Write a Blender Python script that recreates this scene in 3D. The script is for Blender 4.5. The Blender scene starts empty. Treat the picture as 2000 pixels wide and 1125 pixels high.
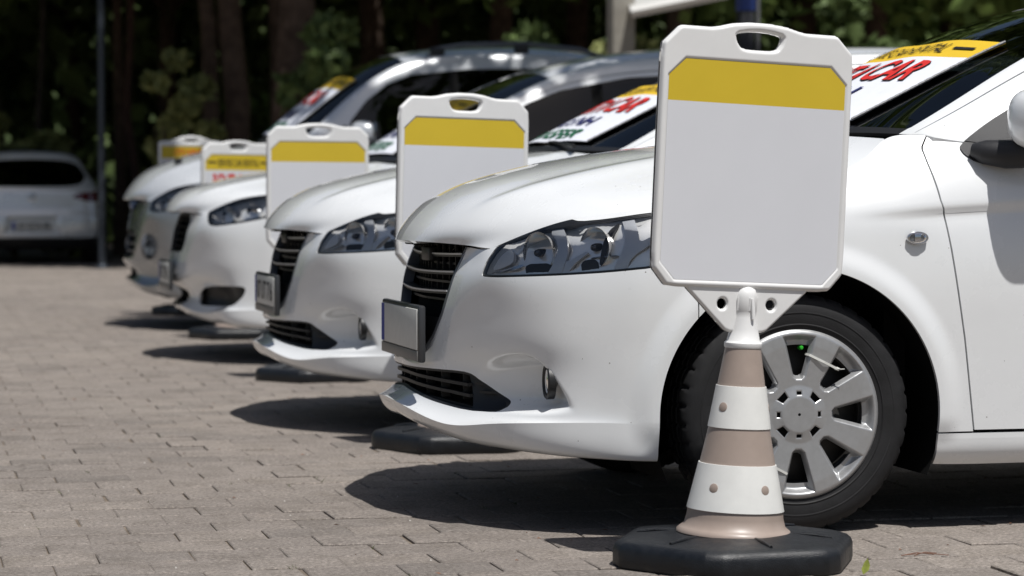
import bpy, bmesh, math, random
import numpy as np
from mathutils import Vector, Matrix, geometry

S = bpy.context.scene
COL = S.collection
R = math.radians
random.seed(4); RNG = np.random.default_rng(4)

# ------------------------------------------------------------------ camera, sky, sun, exposure
FPX, CAMH, HORY, ROWVX = 5000.0, 0.872, 384.0, -190.0        # focal length in photo pixels, eye height, horizon row, row vanishing point
TH = math.atan((1000 - ROWVX) / FPX); PIT = math.atan((562.5 - HORY) / FPX)
cd = bpy.data.cameras.new('camera'); cam = bpy.data.objects.new('camera', cd); COL.objects.link(cam)
cam.location = (0, 0, CAMH); cam.rotation_euler = (R(90) - PIT, 0, -TH)
cd.sensor_width = 36; cd.lens = 36 * FPX / 2000; cd.clip_end = 3000; cd.clip_start = 0.05
cd.dof.use_dof = True; cd.dof.focus_distance = 6.55; cd.dof.aperture_fstop = 4.2; cd.dof.aperture_blades = 0
S.camera = cam
SUNV = Vector((0.13, -0.40, 1.0)).normalized()               # towards the sun
EL = math.asin(SUNV.z); AZ = math.atan2(SUNV.x, SUNV.y)
w = bpy.data.worlds.new('World'); S.world = w; w.use_nodes = True
nt = w.node_tree; bg = nt.nodes['Background']
sk = nt.nodes.new('ShaderNodeTexSky'); sk.sky_type = 'NISHITA'; sk.sun_disc = False
sk.sun_elevation = EL; sk.sun_rotation = AZ; sk.air_density = 1.0; sk.dust_density = 2.0; sk.ozone_density = 1.0
nt.links.new(sk.outputs[0], bg.inputs[0]); bg.inputs[1].default_value = 0.05
sd = bpy.data.lights.new('sun', 'SUN'); sd.energy = 4.2; sd.angle = R(0.53); sd.color = (1.0, 0.98, 0.95)
so = bpy.data.objects.new('sun', sd); COL.objects.link(so); so.rotation_euler = SUNV.to_track_quat('Z', 'Y').to_euler()
S.view_settings.view_transform = 'Standard'; S.view_settings.look = 'None'
S.view_settings.exposure = 0.15; S.view_settings.gamma = 1.0
S.cycles.use_denoising = True; S.cycles.max_bounces = 10; S.cycles.transparent_max_bounces = 24
S.cycles.glossy_bounces = 6; S.cycles.diffuse_bounces = 3; S.cycles.caustics_reflective = False; S.cycles.caustics_refractive = False
S.cycles.sample_clamp_indirect = 6.0

_fw = np.array([math.sin(TH) * math.cos(PIT), math.cos(TH) * math.cos(PIT), -math.sin(PIT)])
_rt = np.array([math.cos(TH), -math.sin(TH), 0.0]); _up = np.cross(_rt, _fw); _O = np.array([0, 0, CAMH])
def ray(x, y): return _fw + _rt * (x - 1000) / FPX - _up * (y - 562.5) / FPX
def atz(x, y, z): d = ray(x, y); return _O + d * (z - CAMH) / d[2]
def aty(x, y, Y): d = ray(x, y); return _O + d * Y / d[1]
def proj(P):
    v = np.asarray(P, float) - _O; z = v @ _fw
    return np.stack([1000 + FPX * (v @ _rt) / z, 562.5 - FPX * (v @ _up) / z, z], -1)

# ------------------------------------------------------------------ materials
MATS = {}
def mat(name, col, rough=0.5, metal=0.0, coat=0.0, spec=0.5, noise=None, bump=None, trans=0.0, emit=None, sheen=0):
    if name in MATS: return MATS[name]
    m = bpy.data.materials.new(name); m.use_nodes = True; MATS[name] = m
    n = m.node_tree.nodes; l = m.node_tree.links; b = n['Principled BSDF']
    b.inputs['Base Color'].default_value = (*col, 1); b.inputs['Roughness'].default_value = rough
    b.inputs['Metallic'].default_value = metal; b.inputs['Coat Weight'].default_value = coat
    b.inputs['Coat Roughness'].default_value = 0.02; b.inputs['Coat IOR'].default_value = 1.62; b.inputs['Specular IOR Level'].default_value = spec
    tc = None
    def coord():
        t = n.new('ShaderNodeTexCoord'); return t.outputs['Object']
    if noise:          # list of (scale, amount, rough_amount) multiplies the colour a little
        sc, am, ra = noise
        t = n.new('ShaderNodeTexNoise'); t.inputs['Scale'].default_value = sc; t.inputs['Detail'].default_value = 6; t.inputs['Roughness'].default_value = 0.65
        l.new(coord(), t.inputs['Vector'])
        mr = n.new('ShaderNodeMapRange'); mr.inputs[1].default_value = 0.3; mr.inputs[2].default_value = 0.7; mr.inputs[3].default_value = 1 - am; mr.inputs[4].default_value = 1 + am
        l.new(t.outputs['Fac'], mr.inputs[0])
        mx = n.new('ShaderNodeMix'); mx.data_type = 'RGBA'; mx.blend_type = 'MULTIPLY'; mx.inputs[0].default_value = 1
        mx.inputs[6].default_value = (*col, 1); l.new(mr.outputs[0], mx.inputs[7]); l.new(mx.outputs[2], b.inputs['Base Color'])
        if ra:
            m2 = n.new('ShaderNodeMapRange'); m2.inputs[1].default_value = 0.3; m2.inputs[2].default_value = 0.7
            m2.inputs[3].default_value = max(0, rough - ra); m2.inputs[4].default_value = min(1, rough + ra)
            l.new(t.outputs['Fac'], m2.inputs[0]); l.new(m2.outputs[0], b.inputs['Roughness'])
    if bump:
        sc, st, di = bump
        t = n.new('ShaderNodeTexNoise'); t.inputs['Scale'].default_value = sc; t.inputs['Detail'].default_value = 4
        l.new(coord(), t.inputs['Vector'])
        bp = n.new('ShaderNodeBump'); bp.inputs['Strength'].default_value = st; bp.inputs['Distance'].default_value = di
        l.new(t.outputs['Fac'], bp.inputs['Height']); l.new(bp.outputs[0], b.inputs['Normal'])
    if emit: b.inputs['Emission Color'].default_value = (*emit[:3], 1); b.inputs['Emission Strength'].default_value = emit[3]
    return m
def pane(name, tint, rough=0.0, refl=1.0, ior=1.5):            # thin clear or tinted glass
    if name in MATS: return MATS[name]
    m = bpy.data.materials.new(name); m.use_nodes = True; MATS[name] = m
    n = m.node_tree.nodes; l = m.node_tree.links; n.clear()
    o = n.new('ShaderNodeOutputMaterial'); mx = n.new('ShaderNodeMixShader'); t = n.new('ShaderNodeBsdfTransparent'); g = n.new('ShaderNodeBsdfGlossy')
    t.inputs[0].default_value = (*tint, 1); g.inputs['Roughness'].default_value = rough; g.inputs[0].default_value = (refl, refl, refl, 1)
    f = n.new('ShaderNodeFresnel'); f.inputs[0].default_value = ior
    l.new(f.outputs[0], mx.inputs[0]); l.new(t.outputs[0], mx.inputs[1]); l.new(g.outputs[0], mx.inputs[2]); l.new(mx.outputs[0], o.inputs[0])
    return m
def paint_mat(name, col, rough=0.28, speck=0.0):
    """car paint: clear coat over a base with a breath of dust and, low down, road grime specks"""
    m = mat(name, col, rough=rough, coat=1.0, spec=0.45, noise=(3.0, 0.025, 0.05))
    n = m.node_tree.nodes; l = m.node_tree.links; b = n['Principled BSDF']
    if speck:
        tc = n.new('ShaderNodeTexCoord'); v = n.new('ShaderNodeTexVoronoi'); v.inputs['Scale'].default_value = 28; v.inputs['Randomness'].default_value = 1
        l.new(tc.outputs['Object'], v.inputs['Vector'])
        wn = n.new('ShaderNodeTexWhiteNoise'); l.new(v.outputs['Position'], wn.inputs['Vector'])
        gt = n.new('ShaderNodeMath'); gt.operation = 'GREATER_THAN'; gt.inputs[1].default_value = 0.80; l.new(wn.outputs['Value'], gt.inputs[0])
        lt = n.new('ShaderNodeMath'); lt.operation = 'LESS_THAN'; lt.inputs[1].default_value = 0.055; l.new(v.outputs['Distance'], lt.inputs[0])
        mu = n.new('ShaderNodeMath'); mu.operation = 'MULTIPLY'; l.new(gt.outputs[0], mu.inputs[0]); l.new(lt.outputs[0], mu.inputs[1])
        ms = n.new('ShaderNodeMath'); ms.operation = 'MULTIPLY'; ms.inputs[1].default_value = speck; l.new(mu.outputs[0], ms.inputs[0])
        mx = n.new('ShaderNodeMix'); mx.data_type = 'RGBA'; l.new(ms.outputs[0], mx.inputs[0])
        src = b.inputs['Base Color'].links[0].from_socket
        l.new(src, mx.inputs[6]); mx.inputs[7].default_value = (0.12, 0.10, 0.08, 1); l.new(mx.outputs[2], b.inputs['Base Color'])
    return m
M_WHITE = paint_mat('white_paint', (0.785, 0.80, 0.805), speck=0.75)
M_SILVER = paint_mat('silver_paint', (0.42, 0.42, 0.41), rough=0.3)
M_SILVER.node_tree.nodes['Principled BSDF'].inputs['Metallic'].default_value = 0.55
M_BLACK = mat('black_plastic', (0.012, 0.012, 0.013), rough=0.45, bump=(900, 0.15, 0.001))
M_GRAIN = mat('grained_plastic', (0.016, 0.016, 0.018), rough=0.5, bump=(650, 0.6, 0.0015))
M_DARK = mat('dark_underbody', (0.008, 0.008, 0.008), rough=0.9, spec=0.1)
M_CHROME = mat('chrome', (0.62, 0.63, 0.65), rough=0.06, metal=1.0)
M_SATIN = mat('satin_silver', (0.62, 0.63, 0.65), rough=0.32, metal=0.4)
M_TRIM = mat('grey_trim', (0.17, 0.18, 0.20), rough=0.3, metal=0.5)
M_TYRE = mat('tyre_rubber', (0.012, 0.012, 0.013), rough=0.7, spec=0.4, noise=(25, 0.35, 0.08), bump=(260, 0.25, 0.0015))
M_HUB = mat('hubcap_silver', (0.42, 0.425, 0.43), rough=0.36, metal=0.55, noise=(60, 0.05, 0.04))
M_STEEL = mat('steel_wheel', (0.03, 0.028, 0.026), rough=0.6, noise=(12, 0.5, 0.1))
M_GLASS = pane('windscreen_glass', (0.085, 0.10, 0.10))
M_LENS = pane('lamp_lens', (0.95, 0.96, 0.97), ior=1.42)
M_SEAT = mat('seat_fabric', (0.045, 0.045, 0.05), rough=0.9)
M_PLATE = mat('plate_white', (0.60, 0.60, 0.57), rough=0.45, noise=(30, 0.05, 0.0))
M_PRINTK = mat('print_black', (0.010, 0.010, 0.012), rough=0.6)
M_PRINTR = mat('print_red', (0.62, 0.025, 0.02), rough=0.6)
M_PRINTN = mat('print_navy', (0.016, 0.02, 0.12), rough=0.6)
M_PRINTG = mat('print_green', (0.005, 0.12, 0.05), rough=0.6)
M_PRINTB = mat('print_blue', (0.01, 0.03, 0.28), rough=0.6)
M_CLOTHW = mat('banner_white', (0.72, 0.74, 0.80), rough=0.75, noise=(20, 0.03, 0))
M_CLOTHY = mat('banner_yellow', (0.70, 0.46, 0.02), rough=0.75, noise=(20, 0.04, 0))

# ------------------------------------------------------------------ object helpers
def empty(name, loc=(0, 0, 0), rz=0.0, label=None, cat=None, group=None, parent=None):
    o = bpy.data.objects.new(name, None); COL.objects.link(o); o.location = loc; o.rotation_euler = (0, 0, rz); o.empty_display_size = 0.1
    return tag(o, label, cat, group, parent=parent)
def tag(o, label=None, cat=None, group=None, kind=None, parent=None):
    if label: o['label'] = label
    if cat: o['category'] = cat
    if group: o['group'] = group
    if kind: o['kind'] = kind
    if parent: o.parent = parent
    return o
def mesh_obj(name, V, F, m, parent=None, nrm=None, smooth=True, angle=None, slots=None, fm=None):
    me = bpy.data.meshes.new(name)
    V = np.asarray(V, float)
    me.from_pydata([tuple(v) for v in V.tolist()], [], [tuple(f) for f in (F.tolist() if isinstance(F, np.ndarray) else F)])
    for k in (slots or [m]): me.materials.append(k)
    if fm is not None: me.polygons.foreach_set('material_index', np.asarray(fm, dtype=np.int32))
    if smooth:
        me.shade_smooth()
        if nrm is not None: me.normals_split_custom_set_from_vertices([tuple(x) for x in np.asarray(nrm, float).tolist()])
        elif angle: me.set_sharp_from_angle(angle=R(angle))
    me.update()
    o = bpy.data.objects.new(name, me); COL.objects.link(o)
    if parent: o.parent = parent
    return o
def copy_tree(o, parent=None):
    c = o.copy(); COL.objects.link(c); c.parent = parent
    for ch in list(o.children): copy_tree(ch, c)
    return c
class MB:
    """collects quads and triangles for one mesh"""
    def __init__(s): s.v = []; s.f = []
    def add(s, V, F):
        k = len(s.v); s.v += [tuple(map(float, v)) for v in V]; s.f += [tuple(int(i) + k for i in f) for f in F]; return s
    def box(s, c, h, rot=None, bev=0.0):
        c = np.array(c, float); h = np.array(h, float)
        if bev <= 0:
            P = np.array([(x, y, z) for x in (-1, 1) for y in (-1, 1) for z in (-1, 1)]) * h
            F = [(0, 1, 3, 2), (4, 6, 7, 5), (0, 4, 5, 1), (2, 3, 7, 6), (0, 2, 6, 4), (1, 5, 7, 3)]
        else:
            bm = bmesh.new(); bmesh.ops.create_cube(bm, size=2.0)
            for v in bm.verts: v.co = Vector((v.co.x * h[0], v.co.y * h[1], v.co.z * h[2]))
            bmesh.ops.bevel(bm, geom=bm.edges[:], offset=bev, segments=2, affect='EDGES', profile=0.5)
            bm.verts.ensure_lookup_table(); P = np.array([v.co[:] for v in bm.verts]); F = [[v.index for v in f.verts] for f in bm.faces]; bm.free()
        if rot is not None: P = P @ np.array(rot.to_3x3()).T
        return s.add(P + c, F)
    def tube(s, pts, rad, n=10, cap=True):
        pts = [Vector(p) for p in pts]; rad = [rad] * len(pts) if not hasattr(rad, '__len__') else rad
        k0 = len(s.v); up = None
        for i, p in enumerate(pts):
            d = ((pts[min(i + 1, len(pts) - 1)] - pts[max(i - 1, 0)])).normalized()
            if up is None: up = Vector((0, 0, 1)) if abs(d.z) < 0.9 else Vector((1, 0, 0))
            a = d.cross(up).normalized(); b = a.cross(d).normalized(); up = b
            for j in range(n):
                t = 2 * math.pi * j / n; s.v.append(tuple(p + (a * math.cos(t) + b * math.sin(t)) * rad[i]))
        for i in range(len(pts) - 1):
            for j in range(n): s.f.append((k0 + i * n + j, k0 + i * n + (j + 1) % n, k0 + (i + 1) * n + (j + 1) % n, k0 + (i + 1) * n + j))
        if cap: s.f.append(tuple(k0 + j for j in range(n))[::-1]); s.f.append(tuple(k0 + (len(pts) - 1) * n + j for j in range(n)))
        return s
    def lathe(s, prof, n=48, axis='z', c=(0, 0, 0), scale=(1, 1)):
        k0 = len(s.v)
        for r, h in prof:
            for j in range(n):
                t = 2 * math.pi * j / n; x, y = r * math.cos(t) * scale[0], r * math.sin(t) * scale[1]
                p = {'z': (x, y, h), 'y': (x, h, y), 'x': (h, x, y)}[axis]; s.v.append((p[0] + c[0], p[1] + c[1], p[2] + c[2]))
        for i in range(len(prof) - 1):
            for j in range(n): s.f.append((k0 + i * n + j, k0 + i * n + (j + 1) % n, k0 + (i + 1) * n + (j + 1) % n, k0 + (i + 1) * n + j))
        return s
    def build(s, name, m, parent=None, angle=35, **k): return mesh_obj(name, np.array(s.v), s.f, m, parent, angle=angle, **k)

# ------------------------------------------------------------------ smooth surfaces that can be trimmed along curves
def bmat(n, crease=(), sub=8, k=2):
    """evaluation matrix of a clamped uniform cubic B-spline (creases by repetition), nudged towards interpolation"""
    ext = []
    for i in range(n): ext += [i] * (3 if i in (0, n - 1) or i in crease else 1)
    rows = []
    subs = sub if hasattr(sub, '__len__') else None
    for sg in range(len(ext) - 3):
        ids = ext[sg:sg + 4]
        m = subs[min(max(ids[1], 0), n - 2)] if subs else sub
        if len(set(ids)) <= 2: m = max(2, m // 2)
        last = sg == len(ext) - 4
        for t in np.linspace(0, 1, m + 1)[: None if last else -1]:
            b = np.array([(1 - t) ** 3, 3 * t ** 3 - 6 * t * t + 4, -3 * t ** 3 + 3 * t * t + 3 * t + 1, t ** 3]) / 6
            r = np.zeros(n)
            for q, i in enumerate(ids): r[i] += b[q]
            rows.append(r)
    M = np.array(rows); B = M[M.argmax(0)]; A = np.eye(n); D = np.eye(n) - B; P = np.eye(n)
    for _ in range(k): P = P @ D; A = A + P
    return M @ A
class Surf:
    """triangles with per-vertex position (0:3) and normal (3:6)"""
    def __init__(s, V, F): s.V = V; s.F = F
    def copy(s): return Surf(s.V.copy(), s.F.copy())
    @property
    def X(s): return s.V[:, 0]
    @property
    def Y(s): return s.V[:, 1]
    @property
    def Z(s): return s.V[:, 2]
    def clip(s, f):
        V, F = s.V, s.F; n = len(V); pos = f >= 0; c = pos[F].sum(1)
        out = [F[c == 3]]; newV = [V]; cross = F[(c == 1) | (c == 2)]
        if len(cross):
            e = np.concatenate([cross[:, [0, 1]], cross[:, [1, 2]], cross[:, [2, 0]]]); e = e[pos[e[:, 0]] != pos[e[:, 1]]]; e.sort(1)
            key = np.unique(e[:, 0].astype(np.int64) * n + e[:, 1]); a, b = key // n, key % n
            t = (f[a] / (f[a] - f[b]))[:, None]; nv = V[a] * (1 - t) + V[b] * t
            nv[:, 3:6] /= np.linalg.norm(nv[:, 3:6], axis=1, keepdims=True) + 1e-12; newV.append(nv)
            def mid(p, q): return n + np.searchsorted(key, np.minimum(p, q).astype(np.int64) * n + np.maximum(p, q))
            for k in range(3):
                a, b, c3 = cross[:, k], cross[:, (k + 1) % 3], cross[:, (k + 2) % 3]
                q = pos[a] & ~pos[b] & ~pos[c3]
                if q.any(): out.append(np.stack([a[q], mid(a[q], b[q]), mid(a[q], c3[q])], 1))
                q = ~pos[a] & pos[b] & pos[c3]
                if q.any():
                    ab, ac = mid(a[q], b[q]), mid(a[q], c3[q]); out.append(np.stack([ab, b[q], c3[q]], 1)); out.append(np.stack([ab, c3[q], ac], 1))
        F2 = np.concatenate(out); V2 = np.concatenate(newV); used = np.unique(F2); mp = np.full(len(V2), -1); mp[used] = np.arange(len(used))
        return Surf(V2[used], mp[F2])
    def offset(s, d):
        r = s.copy(); r.V[:, :3] += r.V[:, 3:6] * d; return r
    def mirror(s):
        r = s.copy(); r.V[:, 1] *= -1; r.V[:, 4] *= -1; r.F = r.F[:, ::-1]; return r
    def border(s):
        e = np.concatenate([s.F[:, [0, 1]], s.F[:, [1, 2]], s.F[:, [2, 0]]]); k = np.sort(e, 1); k = k[:, 0].astype(np.int64) * len(s.V) + k[:, 1]
        u, inv, cnt = np.unique(k, return_inverse=True, return_counts=True); return e[cnt[inv] == 1]
def join(*ss):
    V = []; F = []; k = 0
    for s in ss: V.append(s.V); F.append(s.F + k); k += len(s.V)
    return Surf(np.concatenate(V), np.concatenate(F))
def grid_surf(P, flip=False):
    """P[v][u] dense grid of points -> Surf with smooth normals"""
    du = np.gradient(P, axis=1); dv = np.gradient(P, axis=0); N = np.cross(du, dv); L = np.linalg.norm(N, axis=2, keepdims=True); N = N / np.maximum(L, 1e-12)
    if flip: N = -N
    nv, nu = P.shape[:2]; I = np.arange(nv * nu).reshape(nv, nu); a, b, c, d = I[:-1, :-1].ravel(), I[:-1, 1:].ravel(), I[1:, 1:].ravel(), I[1:, :-1].ravel()
    F = np.concatenate([np.stack([a, b, c], 1), np.stack([a, c, d], 1)])
    if flip: F = F[:, ::-1]
    return Surf(np.concatenate([P.reshape(-1, 3), N.reshape(-1, 3)], 1), F)
def panel(name, s, m, parent, flange=0.012, both=False, keep_y0=False, thick_dir=None):
    """trimmed sheet with a turned-in edge all round; both=True joins the mirrored half"""
    def withflange(q):
        if not flange: return q
        e = q.border()
        if keep_y0: e = e[~((np.abs(q.V[e[:, 0], 1]) < 1e-4) & (np.abs(q.V[e[:, 1], 1]) < 1e-4))]
        a, b = e[:, 0], e[:, 1]; d = q.V[b, :3] - q.V[a, :3]; no = np.cross(d, q.V[a, 3:6]); no /= np.linalg.norm(no, axis=1, keepdims=True) + 1e-12
        n0 = len(q.V); k = len(e); va, vb = q.V[a].copy(), q.V[b].copy(); wa, wb = va.copy(), vb.copy()
        wa[:, :3] -= va[:, 3:6] * flange; wb[:, :3] -= vb[:, 3:6] * flange
        for x in (va, vb, wa, wb): x[:, 3:6] = no
        i = np.arange(k); F = np.concatenate([np.stack([n0 + k + i, n0 + i, n0 + 2 * k + i], 1), np.stack([n0 + k + i, n0 + 2 * k + i, n0 + 3 * k + i], 1)])
        return Surf(np.concatenate([q.V, va, vb, wa, wb]), np.concatenate([q.F, F]))
    q = withflange(s)
    if both: q = join(q, q.mirror())
    return mesh_obj(name, q.V[:, :3], q.F, m, parent, nrm=q.V[:, 3:6])
def sdpoly(px, py, poly):
    """signed distance to a closed polygon, positive inside"""
    poly = np.asarray(poly, float); d2 = np.full(px.shape, 1e18); ins = np.zeros(px.shape, bool); m = len(poly)
    for i in range(m):
        ax, ay = poly[i]; bx, by = poly[(i + 1) % m]; ex, ey = bx - ax, by - ay; L = ex * ex + ey * ey + 1e-18
        t = np.clip(((px - ax) * ex + (py - ay) * ey) / L, 0, 1); d2 = np.minimum(d2, (px - ax - t * ex) ** 2 + (py - ay - t * ey) ** 2)
        if ay != by:
            c = ((ay > py) != (by > py)) & (px < ex * (py - ay) / (by - ay) + ax); ins ^= c
    d = np.sqrt(d2); return np.where(ins, d, -d)
def chaikin(p, it=2, r=0.25, closed=True):
    p = np.asarray(p, float)
    for _ in range(it):
        q = np.roll(p, -1, 0) if closed else p[1:]; a = p if closed else p[:-1]
        n = np.empty((2 * len(a), p.shape[1])); n[0::2] = a * (1 - r) + q * r; n[1::2] = a * r + q * (1 - r)
        p = n if closed else np.concatenate([p[:1], n, p[-1:]])
    return p
def polyfn(x, pts): pts = np.asarray(pts); return np.interp(x, pts[:, 0], pts[:, 1])
def sstep(x, a, b): t = np.clip((x - a) / (b - a), 0, 1); return t * t * (3 - 2 * t)
def text_mesh(txt, height, bold=0.0, width=None, shear=0.0):
    """flat lettering as triangles, centred, cap height = height"""
    c = bpy.data.curves.new('t', 'FONT'); c.body = txt; c.size = 1.0; c.offset = bold; c.shear = shear; c.resolution_u = 3; c.fill_mode = 'FRONT'
    o = bpy.data.objects.new('t', c); COL.objects.link(o); dg = bpy.context.evaluated_depsgraph_get(); dg.update()
    me = bpy.data.meshes.new_from_object(o.evaluated_get(dg)); V = np.array([v.co[:] for v in me.vertices]).reshape(-1, 3); F = [tuple(p.vertices) for p in me.polygons]
    bpy.data.objects.remove(o); bpy.data.curves.remove(c); bpy.data.meshes.remove(me)
    mn, mxx = V.min(0), V.max(0); V[:, 0] -= (mn[0] + mxx[0]) / 2; V[:, 1] -= (mn[1] + mxx[1]) / 2
    sy = height / (mxx[1] - mn[1]); sx = (width / (mxx[0] - mn[0])) if width else sy
    V[:, 0] *= sx; V[:, 1] *= sy
    return V, F
# ------------------------------------------------------------------ the cars: base body tables (X back from the nose, Y from the centre line, Z up)
def side(X, ys, zs, top): return [(X, y, z) for y, z in zip(ys, zs)] + [top]
ST = [
 [(.10,0,.245),(-.03,0,.258),(-.076,0,.312),(-.02,0,.345),(-.03,0,.405),(-.022,0,.45),(-.005,0,.55),(.015,0,.64),(.04,0,.70),(.055,0,.738)],
 [(.10,.2,.235),(-.015,.2,.246),(-.06,.2,.30),(-.01,.2,.338),(-.015,.2,.405),(-.005,.2,.45),(.01,.2,.55),(.03,.2,.64),(.05,.2,.70),(.065,.2,.738)],
 [(.13,.38,.215),(.05,.40,.222),(.005,.405,.266),(.05,.395,.315),(.075,.40,.405),(.055,.40,.46),(.05,.40,.55),(.055,.40,.64),(.075,.40,.695),(.09,.40,.735)],
 [(.19,.50,.21),(.11,.525,.216),(.08,.535,.275),(.12,.52,.318),(.125,.52,.41),(.105,.53,.47),(.10,.53,.56),(.095,.53,.65),(.105,.525,.70),(.115,.505,.735)],
 [(.25,.61,.207),(.17,.64,.214),(.15,.645,.285),(.175,.63,.318),(.18,.63,.42),(.165,.64,.48),(.16,.645,.57),(.155,.64,.655),(.17,.62,.73),(.19,.585,.775)],
 [(.30,.70,.205),(.25,.735,.212),(.24,.74,.292),(.25,.735,.325),(.25,.73,.42),(.245,.735,.49),(.245,.735,.575),(.245,.73,.665),(.26,.71,.75),(.285,.665,.812)],
 [(.38,.78,.203),(.35,.80,.21),(.345,.803,.295),(.35,.80,.33),(.35,.80,.42),(.35,.80,.49),(.35,.80,.58),(.355,.795,.675),(.365,.775,.765),(.38,.73,.828)],
 [(.465,.82,.20),(.465,.845,.207),(.465,.847,.29),(.465,.848,.335),(.465,.848,.42),(.465,.848,.49),(.465,.848,.585),(.465,.842,.68),(.468,.822,.775),(.47,.775,.842)],
]
YS = (.825,.85,.858,.861,.864,.866,.867,.862,.842)
for X, zs, top in ((.65,(.195,.205,.27,.34,.42,.50,.60,.70,.80),(.65,.785,.875)), (.85,(.195,.205,.26,.34,.43,.52,.62,.73,.835),(.85,.775,.915)),
                   (1.04,(.19,.205,.25,.34,.44,.54,.64,.755,.865),(1.04,.755,.955)), (1.135,(.18,.203,.245,.335,.435,.535,.64,.757,.885),(1.13,.722,1.025)), (1.27,(.17,.20,.24,.33,.43,.53,.64,.76,.90),(1.26,.757,1.03)),
                   (1.55,(.17,.20,.24,.33,.43,.53,.64,.77,.905),(1.55,.79,1.0)), (2.1,(.17,.20,.24,.33,.43,.53,.65,.78,.91),(2.1,.80,1.006)),
                   (2.7,(.17,.20,.24,.33,.43,.53,.65,.79,.92),(2.7,.80,1.015)), (3.2,(.17,.20,.25,.34,.44,.54,.66,.80,.93),(3.2,.795,1.022)),
                   (3.5,(.19,.205,.26,.35,.45,.55,.67,.81,.94),(3.5,.785,1.03)), (3.8,(.20,.22,.28,.36,.46,.56,.68,.82,.945),(3.8,.772,1.03))):
    ST.append(side(X, YS, zs, top))
ST += [
 [(4.08,.80,.24),(4.1,.82,.26),(4.1,.835,.31),(4.1,.838,.38),(4.1,.838,.47),(4.1,.838,.57),(4.1,.835,.69),(4.1,.825,.82),(4.09,.80,.945),(4.07,.745,1.02)],
 [(4.27,.68,.26),(4.3,.70,.28),(4.31,.715,.33),(4.315,.72,.40),(4.315,.72,.49),(4.31,.72,.58),(4.31,.715,.70),(4.3,.71,.82),(4.28,.69,.94),(4.23,.655,1.015)],
 [(4.37,.44,.27),(4.4,.45,.29),(4.42,.46,.34),(4.425,.46,.41),(4.425,.46,.50),(4.42,.46,.59),(4.41,.46,.70),(4.40,.46,.82),(4.38,.45,.94),(4.335,.43,1.018)],
 [(4.39,0,.27),(4.42,0,.29),(4.44,0,.34),(4.445,0,.41),(4.445,0,.50),(4.44,0,.59),(4.43,0,.70),(4.42,0,.82),(4.40,0,.95),(4.36,0,1.022)]]
HOODC = [(-.030,.750),(-.006,.793),(.052,.853),(.12,.893),(.22,.93),(.44,.98),(.71,1.018),(.93,1.04),(1.0,1.046)]
HOODF = [(-.030,0),(-.015,.2),(.06,.36),(.105,.49)]
def crow(c, r, mid, belt, y1=.25):
    """canopy row: centre (X,Z), rail (X,Y,Z), middle of the side, belt"""
    f = lambda t, p: (c[0] + (r[0] - c[0]) * t ** p)
    y2, y3 = r[1] * .72, r[1] * .90
    g = lambda y, k: c[1] + (r[2] - c[1]) * (y / r[1]) ** k
    return [(c[0], 0, c[1]), (f(y1 / r[1], 2.2), y1, g(y1, 3.6)), (f(.72, 2.2), y2, g(y2, 3.6)), (f(.9, 2.2), y3, g(y3, 3.6)), r, mid, belt]
CAN = [crow((.99,1.05),(1.205,.715,1.037),(1.23,.745,1.035),(1.25,.767,1.028)),
       crow((1.22,1.165),(1.385,.672,1.125),(1.40,.73,1.07),(1.41,.782,1.008)),
       crow((1.48,1.29),(1.60,.64,1.24),(1.60,.72,1.12),(1.6,.79,1.0)),
       crow((1.75,1.40),(1.84,.605,1.335),(1.85,.70,1.17),(1.85,.796,1.003)),
       crow((2.0,1.455),(2.07,.58,1.388),(2.08,.69,1.20),(2.08,.80,1.006)),
       crow((2.4,1.472),(2.4,.59,1.40),(2.4,.695,1.20),(2.4,.80,1.01)),
       crow((2.85,1.458),(2.85,.585,1.39),(2.85,.69,1.20),(2.85,.80,1.017)),
       crow((3.2,1.415),(3.18,.57,1.345),(3.2,.68,1.18),(3.2,.795,1.022)),
       crow((3.5,1.325),(3.42,.58,1.26),(3.45,.67,1.14),(3.45,.787,1.028)),
       crow((3.8,1.18),(3.68,.64,1.12),(3.68,.70,1.08),(3.7,.777,1.03)),
       crow((4.0,1.08),(3.92,.70,1.05),(3.92,.735,1.04),(3.94,.765,1.025)),
       crow((4.2,1.065),(4.12,.69,1.03),(4.12,.70,1.025),(4.12,.735,1.015)),
       crow((4.36,1.022),(4.23,.64,1.015),(4.23,.65,1.012),(4.23,.655,1.008))]
USUB = [14, 16, 20, 22, 22, 20, 16, 18, 18, 18, 12, 14, 20, 26, 26, 26, 20, 20, 20, 14, 14, 14]

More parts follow.
